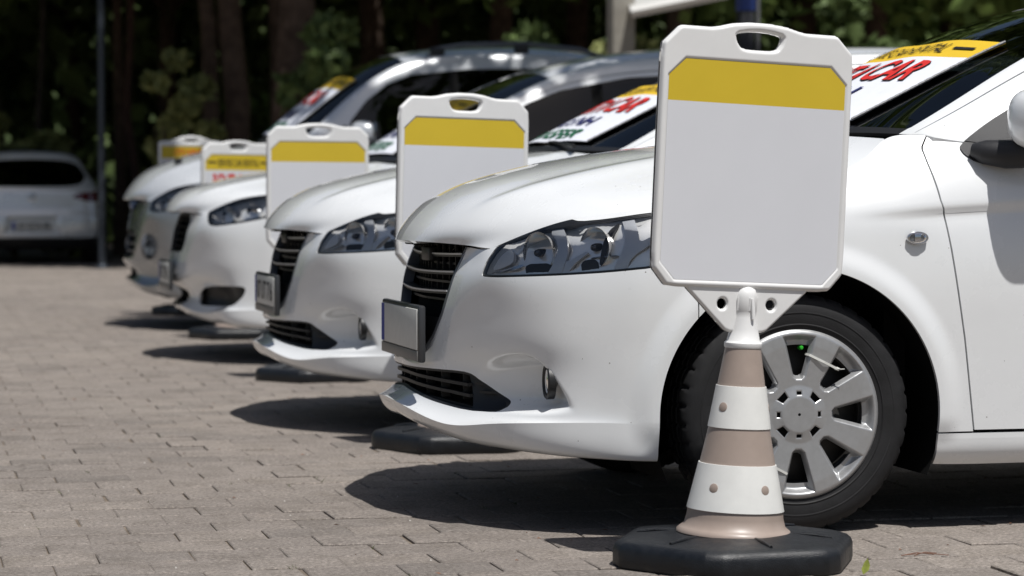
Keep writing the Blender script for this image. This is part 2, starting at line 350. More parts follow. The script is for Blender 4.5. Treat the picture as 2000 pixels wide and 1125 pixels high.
def mk_wheel(hub=True):
    """wheel with its face towards -Y, centre at the origin: tyre with tread blocks, steel rim, eight-spoke cover"""
    root = bpy.data.objects.new('wheel', None); COL.objects.link(root); root.empty_display_size = .1
    n = 234; Rt = .3105
    prof = [(.205, -.085), (.212, -.094), (.225, -.098), (.25, -.1015), (.272, -.1005), (.288, -.096), (.299, -.088), (.3075, -.078), (Rt, -.066), (Rt, -.045), (Rt - .008, -.042), (Rt - .008, -.036), (Rt, -.033),
            (Rt, -.006), (Rt - .008, -.003), (Rt - .008, .003), (Rt, .006), (Rt, .033), (Rt - .008, .036), (Rt - .008, .042), (Rt, .045), (Rt, .066), (.3075, .078), (.299, .088), (.288, .096), (.272, .1005), (.25, .1015), (.225, .098), (.205, .085)]
    V = []; 
    for i, (r, h) in enumerate(prof):
        for j in range(n):
            rr = r; k = j % 6
            if r > .3055 and abs(h) > .043: rr -= .0065 if (k == (0 if h < 0 else 3)) else 0       # shoulder blocks
            if abs(h) < .034 and r > Rt - .002: rr -= .005 if (j % 6 == 0) else 0
            t = 2 * math.pi * j / n; V.append((rr * math.cos(t), h, rr * math.sin(t)))
    F = [(i * n + j, i * n + (j + 1) % n, (i + 1) * n + (j + 1) % n, (i + 1) * n + j) for i in range(len(prof) - 1) for j in range(n)]
    tyre = mesh_obj('tyre', V, [f[::-1] for f in F], M_TYRE, root, angle=28)
    mb = MB()
    for rr in (.232, .262): mb.lathe([(rr - .003, -.1003 if rr > .24 else -.0985), (rr, -.1025 if rr > .24 else -.1012), (rr + .003, -.1013 if rr > .24 else -.1000)], n=96, axis='y')
    mb.build('sidewall_ring', M_TYRE, root, angle=60)
    MB().lathe([(.206, -.082), (.203, -.06), (.18, -.055), (.175, .02), (.18, .08), (.205, .085)], n=64, axis='y').build('rim', M_STEEL, root)
    MB().lathe([(.182, -.03), (.12, -.05), (.08, -.05), (.075, -.062), (.0, -.062)], n=48, axis='y').build('steel_disc', M_STEEL, root)
    if not hub: return root
    nr, na = 90, 640
    rr = np.linspace(.004, .2195, nr); ph = np.linspace(0, 2 * math.pi, na + 1)
    PR, PA = np.meshgrid(rr, ph, indexing='ij'); x, z = PR * np.cos(PA), PR * np.sin(PA)
    a = np.mod(PA - math.pi / 2 + math.pi / 8, math.pi / 4) - math.pi / 8                              # angle from the nearest window axis
    lx, lr = PR * np.sin(a), PR * np.cos(a)
    def win(r0, r1, w0, w1): return np.minimum.reduce([lr - r0 - np.maximum(0, np.abs(lx) - w0 * .45) * .8, r1 - PR, w0 + (lr - r0) * (w1 - w0) / (r1 - r0) - np.abs(lx)])
    bev = win(.088, .2085, .017, .050); opn = win(.100, .180, .010, .031)
    h = polyfn(PR, [(0, -.108), (.045, -.108), (.06, -.1045), (.075, -.1015), (.12, -.1035), (.18, -.1065), (.207, -.1055), (.214, -.103), (.2195, -.097)])
    h = h + .022 * sstep(np.clip(bev, 0, 1), 0, .018) * np.clip(1.15 - (PR - .1) * 2, .7, 1.2)
    q = np.mod(PA - math.pi / 4 + math.pi / 4, math.pi / 2) - math.pi / 4; q2 = np.mod(PA + math.pi / 4, math.pi / 2) - math.pi / 4
    qa = np.mod(PA, math.pi / 2) - math.pi / 4; sx, sr = PR * np.sin(qa), PR * np.cos(qa)
    slotA = np.minimum(.011 - np.abs(sx) * .9 + (sr - .06) * .25, .0085 - np.abs(sr - .0605))              # four trapezoid slots on the diagonals
    qb = np.mod(PA + math.pi / 4, math.pi / 2) - math.pi / 4; tx, tr = PR * np.sin(qb), PR * np.cos(qb)
    slotB = np.minimum(.0065 - np.abs(tx), .0045 - np.abs(tr - .0555))
    h = h + .002 * sstep(np.maximum(slotA, slotB), -.003, .001)
    P = np.stack([x, h, z], -1); s = grid_surf(P, flip=True)
    if s.V[:, 4].mean() > 0: s = grid_surf(P)
    fld = -np.maximum(np.maximum(opn, slotA), slotB).ravel()
    s = s.clip(fld)
    hc = panel('hubcap', s, M_HUB, root, flange=.008)
    MB().lathe([(0, -.096), (.004, -.0955), (.0062, -.091), (.0062, -.078), (0, -.078)], n=14, axis='y', c=(.010, 0, .172)).build('valve_cap', mat('valve_green', (.03, .45, .03), .4), root)
    MB().lathe([(0, -.058), (.03, -.060), (.038, -.052), (.05, -.05)], n=24, axis='y').build('brake_boss', mat('rusty_steel', (.10, .055, .03), .8, noise=(40, .5, 0)), root)
    return root

def zip_tie(parent, ang, r):
    """white cable tie strapped over one spoke of the wheel cover"""
    c, s_ = math.cos(ang), math.sin(ang); t = Vector((-s_, 0, c)); e = Vector((c, 0, s_)); b = e * r; w_ = .046
    pts = [b - t * w_ + Vector((0, -.082, 0)), b - t * (w_ * .92) + Vector((0, -.106, 0)), b + Vector((0, -.1115, 0)), b + t * (w_ * .92) + Vector((0, -.106, 0)), b + t * w_ + Vector((0, -.082, 0))]
    mb = MB()
    for p, q in zip(pts[:-1], pts[1:]):
        d = (q - p); L = d.length; d.normalize(); y = d.cross(e).normalized(); m = Matrix((d, e, y)).transposed(); mb.box((p + q) / 2, (L / 2 + .0008, .0030, .0012), rot=m)
    m = Matrix((t, e, t.cross(e))).transposed(); mb.box(b - t * (w_ * .9) + Vector((0, -.1085, 0)), (.0045, .004, .003), rot=m, bev=.0008)
    mb.tube([b - t * (w_ * .9) + Vector((0, -.11, 0)), b - t * (w_ * 1.0) + e * .002 + Vector((0, -.121, 0)), b - t * (w_ * 1.15) + e * .006 + Vector((0, -.125, 0))], [.0018, .0016, .0014], n=6)
    return mb.build('cable_tie', mat('tie_white', (.72, .72, .68), .5), parent, angle=30)

def seat(parent, x, y, zb):
    mb = MB(); mb.box((x, y, zb + .12), (.25, .25, .08), bev=.05); rt = Matrix.Rotation(R(-14), 4, 'Y').inverted()
    mb.box((x + .30, y, zb + .48), (.07, .24, .33), rot=Matrix.Rotation(R(14), 4, 'Y'), bev=.05)
    mb.box((x + .40, y, zb + .90), (.05, .13, .09), rot=Matrix.Rotation(R(10), 4, 'Y'), bev=.035)
    mb.tube([(x + .38, y - .05, zb + .75), (x + .40, y - .05, zb + .85)], .006, n=6); mb.tube([(x + .38, y + .05, zb + .75), (x + .40, y + .05, zb + .85)], .006, n=6)
    return mb.build('seat', M_SEAT, parent, angle=40)

def strip_along(P, h, d, out=0.0):
    """rectangular bar following a list of points: h = half height (Z), d = depth backwards (X)"""
    mb = MB(); P = np.asarray(P, float); n = len(P); V = []
    for p in P:
        V += [(p[0] + out, p[1], p[2] - h), (p[0] + out, p[1], p[2] + h), (p[0] + d, p[1], p[2] + h), (p[0] + d, p[1], p[2] - h)]
    F = []
    for i in range(n - 1):
        for k in range(4): F.append((i * 4 + k, i * 4 + (k + 1) % 4, i * 4 + 4 + (k + 1) % 4, i * 4 + 4 + k))
    F += [(0, 3, 2, 1), tuple(n * 4 - 4 + k for k in range(4))]
    return mb.add(V, F)

def plate(parent, pos, text=None, tilt=0.0, holder=True, wide=.52, high=.111, face='x', m=None):
    """number plate in a dark holder, facing -X"""
    r = bpy.data.objects.new('number_plate', None); COL.objects.link(r); r.parent = parent; r.location = pos; r.empty_display_size = .1
    r.rotation_euler = (0, tilt, 0 if face == 'x' else R(90))
    if holder: MB().box((.006, 0, -.012), (.010, wide / 2 + .012, high / 2 + .022), bev=.006).build('plate_holder', mat('holder_grey', (.035, .037, .04), .35), r)
    MB().box((-.0055, 0, 0), (.0022, wide / 2, high / 2), bev=.0015).build('plate_face', m or M_PLATE, r)
    MB().box((-.0065, wide / 2 - .022, 0), (.0018, .021, high / 2 - .002)).build('blue_band', M_PRINTB, r)
    if holder: MB().box((-.0055, 0, -high / 2 - .017), (.0018, wide / 2 + .004, .014), bev=.001).build('holder_strip', mat('strip_grey', (.16, .155, .15), .4), r)
    if text:
        V, F = text_mesh(text, .075, bold=.02, width=wide * .80)
        mesh_obj('plate_text', np.stack([np.full(len(V), -.0086), -V[:, 0] - .02 * 0 - .015, V[:, 1]], 1), F, M_PRINTK, r, smooth=False)
    return r

def build_car(sp):
    mp = sp.get('map', lambda P: P)
    root = empty('parked_car', (sp['x0'], sp['y0'], 0), sp.get('rz', 0), sp['label'], 'car', 'rental cars parked in a row')
    paint = sp.get('paint', M_WHITE); low = sp.get('low_paint', paint); q = sp.get('q', 1.0)
    sub = lambda k: max(3, int(round(k * q)))
    HX, HZ, AR = sp.get('hub', .85), .3105, .378; HX2 = sp.get('hub2', 3.50)
    # ---- body shell
    C = mp(np.array(ST).transpose(1, 0, 2)); nv, nu = C.shape[:2]
    Mu = bmat(nu, sub=[sub(k) for k in USUB]); Mv = bmat(nv, crease=(2,), sub=[sub(6), sub(9), sub(9), sub(16), sub(16), sub(12), sub(12), sub(12), sub(10)])
    P = np.einsum('ai,ijk,bj->abk', Mv, C, Mu); X, Y, Z = P[..., 0], P[..., 1], P[..., 2]
    for hx in (HX, HX2):
        d = np.hypot(X - hx, Z - HZ); P[..., 1] += .013 * (1 - sstep(d, .39, .455)) * sstep(Z, .22, .30)
    zc = sp.get('crease', .838) + .055 * (X - 1.2); am = sstep(X, .93, 1.3) * (1 - sstep(X, 4.0, 4.25))
    P[..., 1] -= sp.get('crease_depth', .015) * am * sstep(zc - Z, -.006, .020) * np.exp(-np.clip(zc - Z, 0, 1) / .07)
    if sp.get('pocket', True):
        tb = np.linspace(.30, .90, 241); dv = polyfn(tb, [(.40, 0), (.45, .006), (.50, .03), (.56, .068), (.60, .090), (.63, .096), (.66, .084), (.70, .054), (.74, .018), (.77, 0)]); kr = np.exp(-np.linspace(-2, 2, 15) ** 2); dv = np.convolve(np.pad(dv, 7), kr / kr.sum(), 'valid')
        pk = sdpoly(Y, Z, chaikin([(.41, .318), (.43, .405), (.50, .440), (.58, .462), (.655, .466), (.70, .425), (.765, .330), (.745, .312), (.45, .306)], 2, .22))
        P[..., 0] += .82 * np.interp(Y, tb, dv) * sstep(pk, -.002, .032) * (X < .5)
    if 'deform' in sp: P = sp['deform'](P)
    sh = grid_surf(P)
    k = np.argmin(np.hypot(sh.X - 2.1, sh.Z - .6))
    if sh.V[k, 4] < 0: sh = grid_surf(P, flip=True)
    arch = lambda s, r=AR: np.minimum(*[np.where(s.Z > HZ, np.hypot(s.X - hx, s.Z - HZ), np.abs(s.X - hx)) - r for hx in (HX, HX2)])
    front = lambda s: s.X < 1.0
    wz = lambda s: (s.X + .21 * s.Y, s.Z)
    def openings(s, grow=0.0, lamps=True):
        s = s.clip(arch(s, AR + grow))
        for poly in sp['front_open']:
            f = np.where(front(s), -sdpoly(s.Y, s.Z, poly), 1.0); s = s.clip(f + grow * 0)
        for poly in sp['side_open'] if lamps else []:
            a, b = wz(s); s = s.clip(np.where(front(s), -sdpoly(a, b, poly), 1.0))
        return s
    body = openings(sh); tri = np.array(sp['tri']); body = body.clip(np.where(body.X > 1.1, -sdpoly(body.X, body.Z, tri), 1.0))
    g = .0024
    SEAM, D2, D3 = sp.get('seam', .57), sp.get('door2', 2.22), sp.get('door3', 3.02)
    dl = np.array(sp['doorline']); X1 = lambda s: np.interp(s.Z, dl[:, 1], dl[:, 0])
    X3 = lambda s: np.where(s.Z < HZ + .47, np.minimum(D3 + .2, HX2 - np.sqrt(np.maximum((AR + .06) ** 2 - (s.Z - HZ) ** 2, 0)) + 0), D3 + .18)
    ZS = sp.get('sill', .256)
    zmax = lambda s: s
    bum = body.clip(SEAM - g * .6 - body.X)
    panel('front_bumper', bum, low, root, .016, both=True, keep_y0=True)
    fen = body.clip(body.X - SEAM - g * .6); fen = fen.clip(X1(fen) - fen.X - g); fen = fen.clip(np.where(fen.X > HX, fen.Z - ZS - g, 1.0))
    for s in (fen.mirror(), fen): panel('front_fender', s, paint, root, .012)
    doors = []
    for a, b in ((X1, lambda s: np.full(len(s.V), D2)), (lambda s: np.full(len(s.V), D2), X3)):
        d = body.clip(body.X - a(body) - g); d = d.clip(b(d) - d.X - g); d = d.clip(d.Z - ZS - .004 - g)
        doors.append([panel(nm, s, paint, root, .012) for nm, s in zip(('door', 'door'), (d.mirror(), d))])
    sill = body.clip(ZS - g - body.Z); sill = sill.clip(sill.X - HX - .1); sill = sill.clip(HX2 - sill.X)
    for s in (sill.mirror(), sill): panel('sill', s, paint, root, .01)
    qt = body.clip(body.X - X3(body) - g); qt = qt.clip(np.where(qt.X < HX2, qt.Z - ZS - g, 1.0)); qt = qt.clip(4.02 - qt.X - g)
    for s in (qt.mirror(), qt): panel('rear_quarter', s, paint, root, .012)
    rb = body.clip(body.X - 4.02 - g)
    rbl = rb.clip(.70 - rb.Z - g); rbu = rb.clip(rb.Z - .70 - g)
    panel('rear_bumper', rbl, paint, root, .012, both=True, keep_y0=True)
    tl = lambda s: sdpoly(s.X * .6 - s.Y * .8, s.Z, [(1.90 - .02, .76), (2.3, .76), (2.34, .93), (1.86, .95)])
    lamp = rbu.clip(tl(rbu)); panel('boot_lid', rbu.clip(-tl(rbu)), paint, root, .012, both=True, keep_y0=True)
    if len(lamp.F):
        for s in (lamp.mirror(), lamp): panel('tail_lamp', s, mat('tail_red', (.20, .006, .008), .12, coat=1), root, .01)
    # black liner behind every gap
    ln = openings(sh, .012); ln = ln.offset(-.014)
    panel('body_liner', ln, M_DARK, root, 0, both=True)
    # ---- bonnet
    edge = C[9, 3:12].tolist()
    hc = mp(np.array([[(x, 0, z) for x, z in HOODC]]))[0]; cs = (0, .3, .55, .78, .93, 1.0); H = []
    for i, (e, c) in enumerate(zip(edge, hc)):
        row = []
        for t in cs:
            row.append((c[0] + (e[0] - c[0]) * t ** 2.2, e[1] * t, e[2] + (c[2] - e[2]) * (1 - t ** 2.6)))
        H.append(row)
    H = np.array(H)
    hf = np.array(HOODF); z0 = H[0, :, 2]; xs = mp(np.stack([np.interp(H[0, :, 1], hf[:, 1], hf[:, 0]), H[0, :, 1], z0], -1)[None])[0][:, 0]; H[0, :-1, 0] = xs[:-1]
    Hu, Hv = bmat(6, sub=sub(16)), bmat(9, sub=sub(14)); HP = np.einsum('ai,ijk,bj->abk', Hv, H, Hu)
    cc = Hu @ np.array(cs); tt = Hv @ np.arange(9)
    ridge = np.exp(-((cc - .60) / .07) ** 2)[None] * sstep(tt, .8, 2.5)[:, None] * (1 - sstep(tt, 7.4, 8))[:, None]
    HP[..., 2] += .007 * ridge + .004 * (sstep(cc, .50, .60) * (1 - sstep(cc, .60, .85)))[None] * sstep(tt, 1.5, 3)[:, None]
    hs = grid_surf(HP); hs = hs if hs.V[:, 5].mean() > 0 else grid_surf(HP, flip=True)
    e = hs.border(); 
    hs = Surf(hs.V, hs.F)
    # pull the outer edge in by a gap so that the shut line shows
    hs.V[:, 1] *= 1 - .0032 / .75
    hood = panel('bonnet', hs, paint, root, .018, both=True, keep_y0=True)
    under = hs.offset(-.03); panel('bonnet_underside', under, M_DARK, hood, 0, both=True)
    # ---- canopy: screen, roof, windows
    K = mp(np.array(CAN)); Ku = bmat(7, sub=sub(12)); Kv = bmat(13, sub=sub(14)); KP = np.einsum('ai,ijk,bj->abk', Kv, K, Ku)
    ci = Ku @ np.arange(7.); ui = Kv @ np.arange(13.); ks = grid_surf(KP); ks = ks if ks.V[:, 5].mean() > 0 else grid_surf(KP, flip=True)
    UC = np.stack(np.meshgrid(ui, ci, indexing='ij'), -1).reshape(-1, 2); ks = Surf(np.concatenate([ks.V, UC], 1), ks.F)
    uu = lambda s: s.V[:, 6]
    cq = lambda s: s.V[:, 7]
    wsf = lambda s: np.minimum.reduce([uu(s) - .16 + .10 * (cq(s) / 3.55) ** 2 * 0, 3.72 - uu(s), (3.55 - .05 * uu(s)) - cq(s), np.full(len(s.V), 9.)])
    rwf = lambda s: np.minimum.reduce([uu(s) - 7.35, 9.75 - uu(s), 3.4 - cq(s)])
    sw = np.array(sp['side_glass']); swf = lambda s: np.where(cq(s) > 4.02, sdpoly(s.X, s.Z, sw), -1.0)
    tri = np.array(sp['tri']); trf = lambda s: np.where(cq(s) > 4.02, sdpoly(s.X, s.Z, tri), -1.0)
    frame = ks.clip(-wsf(ks)); frame = frame.clip(-rwf(frame)); frame = frame.clip(-swf(frame)); frame = frame.clip(-trf(frame))
    dgap = lambda s: np.where((uu(s) > .05) & (uu(s) < 8.2), np.abs(cq(s) - 4.10) - .036, 1.0)
    cw = frame.clip(np.minimum(.17 - uu(frame), 3.5 - cq(frame))); panel('cowl', cw, M_BLACK, root, .01, both=True, keep_y0=True); frame = frame.clip(-np.minimum(.17 - uu(frame), 3.5 - cq(frame)))
    roof = frame.clip(dgap(frame)); rf = roof.clip(np.where(uu(roof) < 8.4, 4.10 - cq(roof), 1.0)); dfm = roof.clip(np.where(uu(roof) < 8.4, cq(roof) - 4.10, -1.0))
    panel('roof', rf, sp.get('roof_paint', paint), root, .014, both=True, keep_y0=True)
    for s in (dfm.mirror(), dfm): panel('window_frame', s, paint, root, .012)
    lin = ks.clip(-np.maximum.reduce([wsf(ks) - .05, rwf(ks) - .05, swf(ks) - .012, trf(ks) - .01])).offset(-.016); panel('cabin_liner', lin, M_DARK, root, 0, both=True)
    ws = ks.clip(wsf(ks) + .10).offset(-.004); glass = panel('windscreen', ws, M_GLASS, root, 0, both=True)
    band = ks.clip(wsf(ks) + .02); band = band.clip(.17 - wsf(band)).offset(-.006); panel('screen_border', band, M_BLACK, glass, 0, both=True)
    panel('rear_window', ks.clip(rwf(ks) + .1).offset(-.004), M_GLASS, root, 0, both=True)
    sg = ks.clip(swf(ks) + .01).offset(-.006)
    for s in (sg.mirror(), sg):
        for a, b in ((0, D2 - .02), (D2 + .02, 9)):
            p = s.clip(s.X - a); p = p.clip(b - p.X); panel('side_window', p, M_GLASS, root, 0)
        p = s.clip(s.X - D2 + .03); p = p.clip(D2 + .03 - p.X).offset(.003); panel('window_post', p, M_DARK, root, .01)
    tr = ks.clip(trf(ks) + .004).offset(.004); t2 = sh.clip(np.where(sh.X > 1.1, sdpoly(sh.X, sh.Z, tri) + .004, -1.0)); tr = join(Surf(tr.V[:, :6], tr.F), t2.offset(.004))
    for s in (tr.mirror(), tr): panel('mirror_base', s, M_GRAIN, root, .012)
    # ---- interior, floor, arches
    zb = sp.get('floor', .20); hz = sp.get('dash', .98)
    MB().box((2.15, 0, zb + .03), (1.95, .60, .02)).box((.62, 0, .34), (.35, .42, .10)).box((3.9, 0, .33), (.45, .55, .05)).build('underbody', M_DARK, root)
    MB().box((1.45, 0, hz - .16), (.26, .66, .14), bev=.06).build('dashboard', M_SEAT, root)
    MB().tube([(1.62 + .19 * math.sin(R(25)) * math.sin(t), -.36 + .19 * math.cos(t), hz - .03 + .19 * math.cos(R(25)) * math.sin(t)) for t in np.linspace(0, 2 * math.pi, 33)], .013, n=8, cap=False).build('steering_wheel', M_BLACK, root)
    for x, ys in ((1.95, (-.37, .37)), (2.8, (-.37, 0, .37))):
        for y in ys: seat(root, x, y, zb + .08 + sp.get('seat_up', 0))
    MB().box((1.17, 0, .58), (.03, .70, .36)).build('bulkhead', M_DARK, root)
    for hx in (HX, HX2):
        for sg_ in (-1, 1):
            V = []; F = []; A = np.linspace(R(-25), R(205), 36)
            for yy in (.845, .62, .52):
                for t in A: V.append((hx + (AR + .012) * math.cos(t), sg_ * yy, HZ + (AR + .012) * math.sin(t)))
            n = len(A)
            for r_ in range(2): F += [(r_ * n + i, r_ * n + i + 1, (r_ + 1) * n + i + 1, (r_ + 1) * n + i) for i in range(n - 1)]
            k0 = len(V); V.append((hx, sg_ * .52, HZ)); F += [(2 * n + i, 2 * n + i + 1, k0) for i in range(n - 1)]
            mesh_obj('wheel_arch_liner', V, F, M_DARK, root)
    # ---- wheels
    wproto = sp['wheel']
    for hx in (HX, HX2):
        for sg_ in (-1, 1):
            wl = copy_tree(wproto, root); wl.location = (hx, sg_ * .743, HZ); wl.rotation_euler = (0, R(sp.get('roll', 0)) if sg_ < 0 else R(40), 0 if sg_ < 0 else R(180))
            if hx == HX and sg_ < 0: sp['front_wheel'] = wl
    # ---- mirrors
    mx, my, mz = sp.get('mirror', (1.478, .865, 1.075))
    for sg_ in (-1, 1):
        mm = bpy.data.objects.new('door_mirror', None); COL.objects.link(mm); mm.parent = root; mm.location = (mx, sg_ * my, mz)
        bm = bmesh.new(); bmesh.ops.create_icosphere(bm, subdivisions=4, radius=1)
        V = np.array([v.co[:] for v in bm.verts]); F = [[v.index for v in f.verts] for f in bm.faces]; bm.free()
        Q = np.sign(V) * np.abs(V) ** .75 * np.array([.085, .105, .080]); Q[:, 0] = np.where(Q[:, 0] > .02, .02 + (Q[:, 0] - .02) * .15, Q[:, 0]); Q[:, 1] *= sg_
        Q[:, 0] += np.abs(Q[:, 1] - sg_ * .0) * .25; Q[:, 1] += sg_ * .06
        sh_ = mesh_obj('mirror_shell', Q, F if sg_ > 0 else [f[::-1] for f in F], paint, mm)
        MB().box((.062, sg_ * .06, 0), (.004, .088, .066), bev=.003).build('mirror_glass', M_CHROME, mm)
        mb = MB(); mb.tube([(-.135, sg_ * -.06, -.080), (-.11, sg_ * -.04, -.086), (-.06, sg_ * -.01, -.092), (.01, sg_ * .02, -.090), (.07, sg_ * .06, -.08), (.09, sg_ * .09, -.06)], [.018, .032, .038, .038, .034, .02], n=16); mb.build('mirror_arm', M_GRAIN, mm)
    # ---- door handles, side repeaters
    for sg_ in (-1, 1):
        for dx, dd in ((D2 - .16, 0), (X3(doors and Surf(np.array([[0, 0, .8, 0, 0, 1.]]), np.zeros((0, 3), int)))[0] - .2, 1)):
            hz_ = sp.get('handle', .83); yy = np.interp(dx, [1.2, 2, 3.2], [.862, .862, .862]) * sp.get('ysc', 1)
            MB().tube([(dx - .10, sg_ * (yy - .015), hz_), (dx - .085, sg_ * (yy + .022), hz_ + .004), (dx, sg_ * (yy + .03), hz_ + .008), (dx + .085, sg_ * (yy + .022), hz_ + .006), (dx + .10, sg_ * (yy - .015), hz_)], [.010, .014, .015, .014, .010], n=10).build('handle', paint, doors[dd][0 if sg_ < 0 else 1])
        rx, rz_ = sp.get('repeater', (1.165, .765))
        rep = MB(); n = 28
        rep.lathe([(.0, .012), (.55, .0105), (.85, .006), (1.0, 0)], n=n, axis='y'); V = np.array(rep.v); V[:, 0] *= .027; V[:, 2] *= .0155; V[:, 2] += -.25 * V[:, 0] * 0
        yy = sp.get('rep_y', .868); V[:, 1] *= sg_; 
        r_ = mesh_obj('side_repeater', V + np.array([rx, sg_ * yy, rz_]), [f[::-1] if sg_ > 0 else f for f in rep.f], M_LENS, root)
        MB().box((rx, sg_ * (yy + .002), rz_), (.009, .002, .010), bev=.001).build('reflector', M_CHROME, r_)
        rg = MB().lathe([(.86, .004), (.95, .006), (1.08, .004), (1.1, -.003)], n=n, axis='y'); V = np.array(rg.v); V[:, 0] *= .027; V[:, 2] *= .0155; V[:, 1] *= sg_
        mesh_obj('bezel', V + np.array([rx, sg_ * yy, rz_]), [f[::-1] if sg_ > 0 else f for f in rg.f], M_CHROME, r_)
        bk = MB().lathe([(0, .0), (1.0, .001)], n=n, axis='y'); V = np.array(bk.v); V[:, 0] *= .027; V[:, 2] *= .0155; V[:, 1] *= sg_
        mesh_obj('repeater_backing', V + np.array([rx, sg_ * yy, rz_]), bk.f, mat('repeater_grey', (.25, .26, .27), .3, metal=.6), r_)
    sp.update(root=root, shell=sh, canopy=ks, hoodP=HP, doors=doors, C=C)
    return root

def near_y(sp, x, z):
    """how far out (|Y|) the shell stands at side position x, z"""
    s = sp['shell']; k = np.argmin((s.X - x) ** 2 + (s.Z - z) ** 2 + np.where(s.X < .6, 0, 0)); return s.V[k, 1]
def front_x(sp, y, z):
    s = sp['shell']; m = s.X < 1.0; V = s.V[m]; k = np.argmin((V[:, 1] - abs(y)) ** 2 + (V[:, 2] - z) ** 2); return V[k, 0]
# ------------------------------------------------------------------ first kind of car: small white saloon with a wedge-shaped grille
P1 = dict(x0=1.394, y0=7.080); P2 = dict(x0=1.400, y0=9.880)
def carpt(sp, x, y, Y):
    """photo pixel -> point of this car (X, |Y|, Z) on the near side, at distance Y from its centre line"""
    P = aty(x, y, sp['y0'] - Y); return np.array([P[0] - sp['x0'], Y, P[2]])
def wzpoly(sp, pts, Y):
    out = []
    for p in pts:
        q = carpt(sp, p[0], p[1], p[2] if len(p) > 2 else Y); out.append((q[0] + .21 * q[1], q[2]))
    return np.array(out)
def on_shell(sp, x, y, depth=0.0):
    """point of the near side of the body seen at photo pixel (x, y), sunk inwards by depth; returns car coordinates with Y >= 0 and the normal"""
    s = sp['shell']; m = np.where(s.X < 1.4)[0]; V = s.V[m]
    W = V[:, :3] * [1, -1, 1] + [sp['x0'], sp['y0'], 0]; q = proj(W); fr = V[:, 4] * -(W[:, 1]) * 0 + ((V[:, 3] * (0 - W[:, 0]) + -V[:, 4] * (0 - W[:, 1]) + V[:, 5] * (CAMH - W[:, 2])) > 0)
    d = (q[:, 0] - x) ** 2 + (q[:, 1] - y) ** 2 + np.where(fr, 0, 1e6); k = np.argmin(d); return V[k, :3] - V[k, 3:6] * depth, V[k, 3:6]
HL = [(942,543.5),(944,533),(952,513),(970,486),(995,464),(1030,447),(1072,434),(1098,427),(1112,426.5),(1130,432),(1180,427),(1250,416),(1300,411),(1345,413),(1378,430),(1390,452),(1380,474),(1335,500),(1272,519),(1180,529.5),(1100,536),(1020,541),(965,544.5)]
GRILLE = [(-.1,.80),(.345,.80),(.352,.735),(.350,.70),(.333,.63),(.300,.555),(.255,.49),(.205,.45),(.16,.436),(.0,.430),(-.1,.430)]
INTAKE = chaikin([(-.2,.402),(.0,.402),(.22,.404),(.38,.405),(.425,.398),(.47,.37),(.545,.322),(.548,.311),(.53,.305),(.44,.303),(.3,.316),(.15,.333),(0,.342),(-.2,.342)], 1, .2)
SG = [(1.50,1.018),(1.56,1.135),(1.68,1.225),(1.84,1.300),(2.02,1.345),(2.4,1.362),(2.85,1.352),(3.12,1.315),(3.34,1.235),(3.46,1.15),(3.50,1.085),(3.46,1.055),(2.6,1.038)]
TRI = [(1.318,1.003),(1.325,.985),(1.35,.966),(1.40,.957),(1.495,.957),(1.515,1.03),(1.535,1.118),(1.50,1.108),(1.42,1.065)]
TRI = chaikin(TRI, 1, .2)
DL = [(1.345,.15),(1.33,.255),(1.30,.50),(1.262,.74),(1.243,.842),(1.236,.86),(1.218,.96),(1.214,1.0),(1.235,1.03),(1.26,1.06)]
P1.update(label='white saloon with wide wedge grille, blank plate and cable-tied wheel cover behind the big blank sign', front_open=[GRILLE, INTAKE], doorline=DL, side_glass=SG, tri=TRI, roll=0)
P1['side_open'] = [chaikin(wzpoly(P1, HL, .66), 1, .2)]
P1['wheel'] = mk_wheel()

